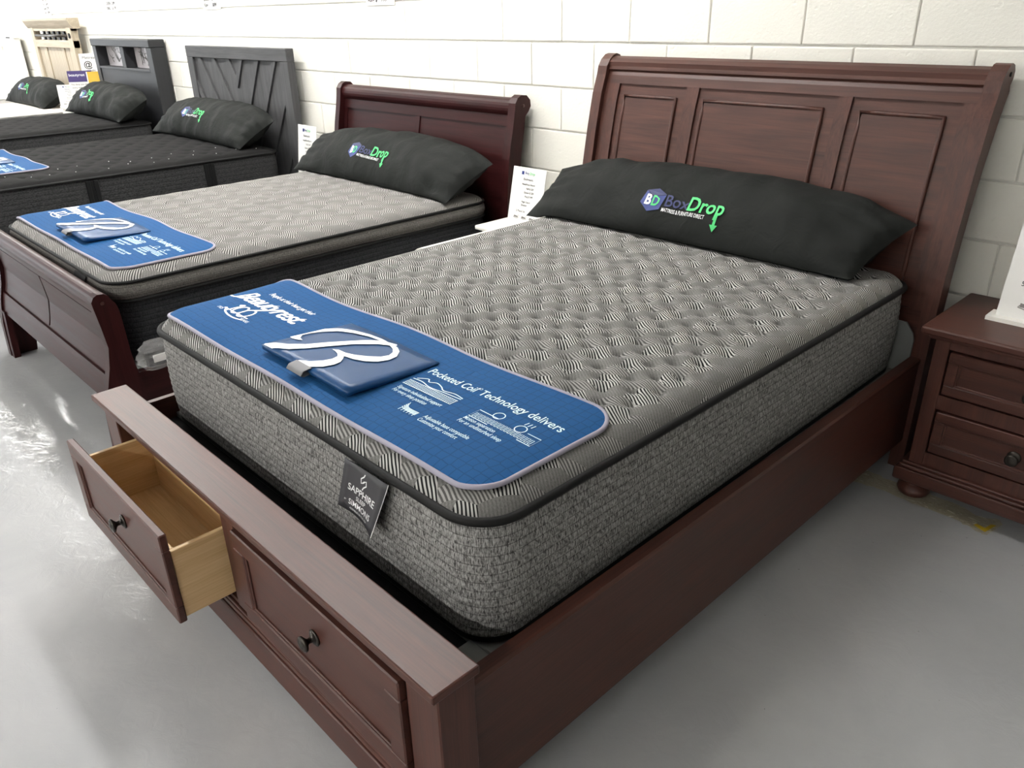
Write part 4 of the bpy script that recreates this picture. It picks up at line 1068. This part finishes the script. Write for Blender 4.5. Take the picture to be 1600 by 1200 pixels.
# ------------------------------------------------------------------ nightstand at the right
def nightstand():
    W = M['wood']; x0, x1, y0, y1 = 1.662, 2.362, 1.765, 2.205
    t = thing('nightstand', 'two-drawer cherry nightstand on round bun feet', 'nightstand', ((x0+x1)/2, (y0+y1)/2, 0))
    bx0, bx1, by0 = x0+.04, x1-.04, y0+.035
    mk('case', *join(box_geo(bx0, bx0+.045, by0, y1-.01, 0.13, 0.60, .002), box_geo(bx1-.045, bx1, by0, y1-.01, 0.13, 0.60, .002), box_geo(bx0+.045, bx1-.045, by0+.002, y1-.01, 0.565, 0.60, 0),
        box_geo(bx0+.045, bx1-.045, by0+.002, y1-.01, 0.355, 0.405, 0), box_geo(bx0+.045, bx1-.045, by0+.002, y1-.01, 0.13, 0.19, 0), box_geo(bx0+.045, bx1-.045, y1-.03, y1-.012, 0.14, 0.6, 0)), W['z'], t)
    box('top', x0, x1, y0, y1, 0.608, 0.636, W['x'], t, .007, 2)
    box('top_moulding', x0+.022, x1-.022, y0+.018, y1-.005, 0.594, 0.609, W['x'], t, .005, 2)
    box('plinth', x0+.006, x1-.006, y0+.010, y1-.005, 0.070, 0.118, W['x'], t, .004)
    box('plinth_moulding', x0+.014, x1-.014, y0+.016, y1-.005, 0.118, 0.132, W['x'], t, .005, 2)
    box('plinth_bead', x0+.024, x1-.024, y0+.024, y1-.005, 0.131, 0.142, W['x'], t, .004, 2)
    for z0, z1 in ((0.412, 0.558), (0.197, 0.348)):
        d = bpy.data.objects.new('drawer', None); COL.objects.link(d); d.parent = t
        loc = Vector(((x0+x1)/2, by0, z0)); d.location = loc - ORG[t.name]; ORG[d.name] = loc
        drawer_front(d, bx0+.051, bx1-.051, by0-.004, z0, z1, W, 0.034, 0.024)
        knob('knob', (x0+x1)/2 - .015, by0+.004, (z0+z1)/2, d, 1.15)
    for x, y in ((x0+.065, y0+.075), (x1-.065, y0+.075), (x0+.065, y1-.07), (x1-.065, y1-.07)):
        v, f = lathe([(0.0005, 0), (0.032, 0), (0.048, 0.010), (0.054, 0.024), (0.050, 0.038), (0.038, 0.048), (0.033, 0.052), (0.040, 0.058), (0.040, 0.071), (0.0005, 0.0715)], 24, (x, y, 0))
        mk('bun_foot', v, f, W['x'], t, True)
nightstand()

# ------------------------------------------------------------------ price cards and signs
def icon_bed(x, y, s):
    return [(stroke2d([(x, y), (x+.5*s, y-.1*s), (x+s, y), (x+s, y+.35*s), (x+.85*s, y+.4*s), (x+.85*s, y+.15*s), (x+.1*s, y+.15*s), (x, y)], .06*s), 0, 0), (poly2d([(x+.1*s, y+.02*s), (x+.85*s, y+.02*s), (x+.85*s, y+.2*s), (x+.1*s, y+.3*s)]), 0, 0)]
def card(name, label, cx, yb, z0, w, h, lean, lines, header=None, group=None, base=False, icons=True, yaw=0.0, cat='sign'):
    """upright leaning sign card; local (u,v) on its face"""
    t = thing(name, label, cat, (cx, yb, z0), group)
    ca, sa = math.cos(math.radians(yaw)), math.sin(math.radians(yaw)); th = math.radians(lean)
    zz = z0 + (0.012 if base else 0.0)
    def S(u, v, d=0.0):
        lx, ly = u, v*math.sin(th) - d*math.cos(th)
        return (cx + lx*ca - ly*sa, yb + lx*sa + ly*ca, zz + v*math.cos(th) + d*math.sin(th))
    vs = [S(u, v, d) for d in (0, -.004) for u, v in ((-w/2, 0), (w/2, 0), (w/2, h), (-w/2, h))]
    mk('sheet', vs, [[0, 1, 2, 3], [7, 6, 5, 4], [0, 4, 5, 1], [1, 5, 6, 2], [2, 6, 7, 3], [3, 7, 4, 0]], M['paper'], t)
    if base:
        q = [(cx + u*ca - v*sa, yb + u*sa + v*ca) for u, v in ((-w/2-.02, -.03), (w/2+.02, -.03), (w/2+.02, .05), (-w/2-.02, .05))]
        mk('base', *prism(q, 'z', z0, z0+.013), M['whitew'], t)
    groups = {}
    for (txt, size, u, v, mat, bold) in lines:
        groups.setdefault(mat, []).append((text2d(txt, size, bold, 0, 'CENTER'), u, v))
    if icons:
        for k in range(3): groups.setdefault('inkgrey', []).extend(icon_bed(-w*.32 + k*w*.24, h*.09, w*.16))
    for mat, g in groups.items():
        mk('print', *place2d(g, lambda u, v: S(u, v, .0012)), M[mat], t, recalc=False)
    if header:
        for (u0, v0, u1, v1, mat) in header:
            mk('printed_panel', [S(u0, v0, .0006), S(u1, v0, .0006), S(u1, v1, .0006), S(u0, v1, .0006)], [[0, 1, 2, 3]], M[mat], t, recalc=False)
    return t
PRICE = lambda w, h: [('Box', h*.062, -w*.06, h*.885, 'inkblue', .01), ('Drop', h*.062, w*.1, h*.885, 'inkgreen', .01), ('MATTRESS & FURNITURE', h*.016, w*.05, h*.865, 'ink', 0), ('\u25a0', h*.08, -w*.19, h*.872, 'inkblue', .02),
    ('Bedroom:', h*.062, 0, h*.775, 'ink', .006), ('Head/Foot Board', h*.046, w*.02, h*.69, 'ink', .01), ('Full $ 229', h*.046, w*.08, h*.615, 'ink', .01), ('Queen $ 259', h*.046, w*.06, h*.545, 'ink', .01), ('King $ 349', h*.046, w*.07, h*.475, 'ink', .01),
    ('Night Stand', h*.046, 0, h*.375, 'ink', .01), ('Dresser', h*.046, -w*.04, h*.315, 'ink', .01), ('5 Piece Set', h*.052, -w*.12, h*.20, 'ink', .006)]
def white_stand():
    t = thing('nightstand', 'white nightstand squeezed between the cherry bed and the dark sleigh bed', 'nightstand', (-.28, 2.0, 0))
    x0, x1, y0, y1, zt = -0.487, -0.08, 1.775, 2.20, 0.60
    box('top', x0, x1, y0, y1, zt-.022, zt, M['whitew'], t, .006, 2)
    box('case', x0+.02, x1-.02, y0+.03, y1-.01, 0.10, zt-.022, M['whitew'], t, .003)
    for z0, z1 in ((.36, .55), (.14, .33)):
        d = box('drawer', x0+.04, x1-.04, y0+.016, y0+.03, z0, z1, M['whitew'], t, .004)
        knob('knob', (x0+x1)/2, y0+.016, (z0+z1)/2, d, .8)
    for x in (x0+.03, x1-.07):
        for y in (y0+.04, y1-.06): box('foot', x, x+.04, y, y+.04, 0, .10, M['whitew'], t, .003)
white_stand()
card('price_card', 'white bedroom price card standing beside the dark sleigh headboard post', -0.325, 1.955, 0.60, 0.225, 0.270, 12, PRICE(.225, .27))
def back_stand(x0, x1, y0, zt, mat, label):
    t = thing('nightstand', label, 'nightstand', ((x0+x1)/2, (y0+2.2)/2, 0))
    box('top', x0, x1, y0, 2.2, zt-.025, zt, mat['x'], t, .005)
    box('case', x0+.015, x1-.015, y0+.02, 2.19, 0.08, zt-.025, mat['z'], t, .003)
    for z0, z1 in ((zt-.24, zt-.05), (zt-.45, zt-.27)):
        d = box('drawer', x0+.03, x1-.03, y0+.005, y0+.02, z0, z1, mat['x'], t, .003); knob('knob', (x0+x1)/2, y0+.005, (z0+z1)/2, d, .8)
    for x in (x0+.02, x1-.06):
        for y in (y0+.03, 2.13): box('foot', x, x+.04, y, y+.04, 0, .08, mat['z'], t, .002)
back_stand(-2.62, -2.20, 1.80, 0.56, M['greyw'], 'grey nightstand between the dark sleigh bed and the chevron bed')
card('price_card', 'white price card half hidden behind the pillow of the dark sleigh bed', -2.50, 2.02, 0.56, 0.23, 0.335, 8, PRICE(.23, .335))
back_stand(-6.95, -6.50, 1.80, 0.77, {k: M['whitew'] for k in 'xyz'}, 'narrow white nightstand holding leaflets beside the black headboard')
card('price_card', 'white price card lowest among the leaflets by the beige headboard', -6.82, 1.87, 0.77, 0.19, 0.205, 8, PRICE(.19, .205), None, yaw=60)
card('leaflet_stand', 'white leaflet with a purple heading beside the black headboard', -6.68, 1.975, 0.77, 0.23, 0.335, 6,
     [('beautyrest', .035, -.03, .285, 'white_print', .004), ('The sleep you deserve', .022, 0, .20, 'ink', 0), ('every night for years', .022, 0, .17, 'ink', 0), ('10 year warranty', .022, 0, .14, 'ink', 0)], [(-.115, .23, .115, .335, 'purple')], icons=False, yaw=60)
card('leaflet_stand', 'yellow and white leaflet tucked next to the black headboard', -6.575, 2.07, 0.77, 0.13, 0.325, 6, [('SALE', .04, 0, .10, 'purple', .01)], [(-.055, .18, .055, .325, 'yellow')], icons=False, yaw=60)
card('folded_leaflet', 'folded white leaflet standing tallest above the purple one', -6.70, 2.10, 0.77, 0.18, 0.49, 6, [('Mattress', .036, 0, .44, 'ink', 0), ('@', .08, -.02, .36, 'ink', .01), ('tonight', .03, 0, .32, 'ink', 0)], icons=False, yaw=60)
# signs taped to the wall
def wall_sign(label, x0, x1, z0, rows):
    t = thing('wall_sign', label, 'sign', ((x0+x1)/2, YW-.003, z0))
    z1 = z0 + .215
    box('sheet', x0, x1, YW-.0045, YW-.002, z0, z1, M['paper'], t, 0)
    g = []
    for i, (a, b) in enumerate(rows):
        z = z0+.02+.042*(len(rows)-1-i)
        g += [(text2d(a, .036, .02), x0+.02, z), (text2d(b, .036, .02), x0+(x1-x0)*.55, z)]
    mk('print', *place2d(g, lambda x, z: (x, YW-.0055, z)), M['ink'], t, recalc=False)
wall_sign('paper price sign on the wall above the beige headboard', -8.2, -7.95, 1.615, [('Twin', '$599'), ('Full', '$699'), ('Queen', '$799'), ('King', '$999')])
wall_sign('paper price sign on the wall above the black headboard', -6.235, -5.94, 1.628, [('TWIN', '$ 699'), ('FULL', '$ 799'), ('QUEEN', '$ 899'), ('KING', '$1199')])
wall_sign('paper price sign on the wall above the chevron headboard', -4.12, -3.83, 1.618, [('Twin', '$499'), ('Full', '$599'), ('Queen', '$699'), ('King', '$899')])
wall_sign('paper price sign on the wall above the dark sleigh headboard', -1.905, -1.625, 1.607, [('Full', '$499'), ('Queen', '$599'), ('King $', '799')])
# card on the right nightstand
card('price_card', 'white five-piece price card on the cherry nightstand', 1.955, 1.985, 0.636, 0.30, 0.42, 10,
     [('Bedroom:', .026, 0, .34, 'ink', .004), ('Dresser', .02, 0, .28, 'ink', 0), ('Mirror', .02, 0, .25, 'ink', 0), ('5 Piece Set $', .021, -.05, .105, 'ink', .006)], base=True)

# ------------------------------------------------------------------ odds and ends on the left
def plastic_bundle():
    cx, cy, z0 = -0.545, 0.165, 0.331
    t = thing('wrapped_parts', 'black parts in clear plastic wrap on the side rail of the dark sleigh bed', 'package', (cx, cy, z0))
    vs, fs = [], []; n, m = 22, 10
    for j in range(m+1):
        for i in range(n):
            a = 2*math.pi*i/n; q = j/m
            r = 1 + 0.30*noise.noise(Vector((math.cos(a)*2.2, math.sin(a)*2.2, q*5))) + .22*noise.noise(Vector((math.cos(a)*6, math.sin(a)*6, q*9)))
            r *= math.sin(math.pi*(0.10+0.82*q))**.55
            vs.append((cx + 0.030*r*math.cos(a), cy + 0.075*r*math.sin(a), z0 + 0.115*q))
    for j in range(m):
        for i in range(n): fs.append([j*n+i, j*n+(i+1) % n, (j+1)*n+(i+1) % n, (j+1)*n+i])
    fs += [list(range(n))[::-1], [m*n+i for i in range(n)]]
    mk('wrap', vs, fs, M['plastic'], t, False)
    box('part', cx-.012, cx+.012, cy-.045, cy+.04, z0+.012, z0+.080, M['black'], t, .008); box('part', cx+.0125, cx+.0165, cy-.02, cy+.03, z0+.03, z0+.06, M['paper'], t, .001)
plastic_bundle()
def mattress_sleeve():
    t = thing('plastic_sleeve', 'white plastic mattress sleeve with black bars beside the white nightstand', 'package', (-.33, 1.45, 0))
    pr = [(-.40, 0.0), (-.405, .40), (-.39, .54), (-.35, .60), (-.29, .615), (-.22, .59), (-.20, .45), (-.19, 0.0)]
    f = smoothpts(pr, 4)
    v, fs = prism(f, 'y', 1.30, 1.74)
    mk('sleeve', v, fs, M['whitew'], t)
    for k in range(3): mk('printed_bar', [(-.35, 1.60+.035*k, .603), (-.29, 1.60+.035*k, .618), (-.29, 1.612+.035*k, .618), (-.35, 1.612+.035*k, .603)], [[0, 1, 2, 3]], M['ink'], t, recalc=False)
mattress_sleeve()
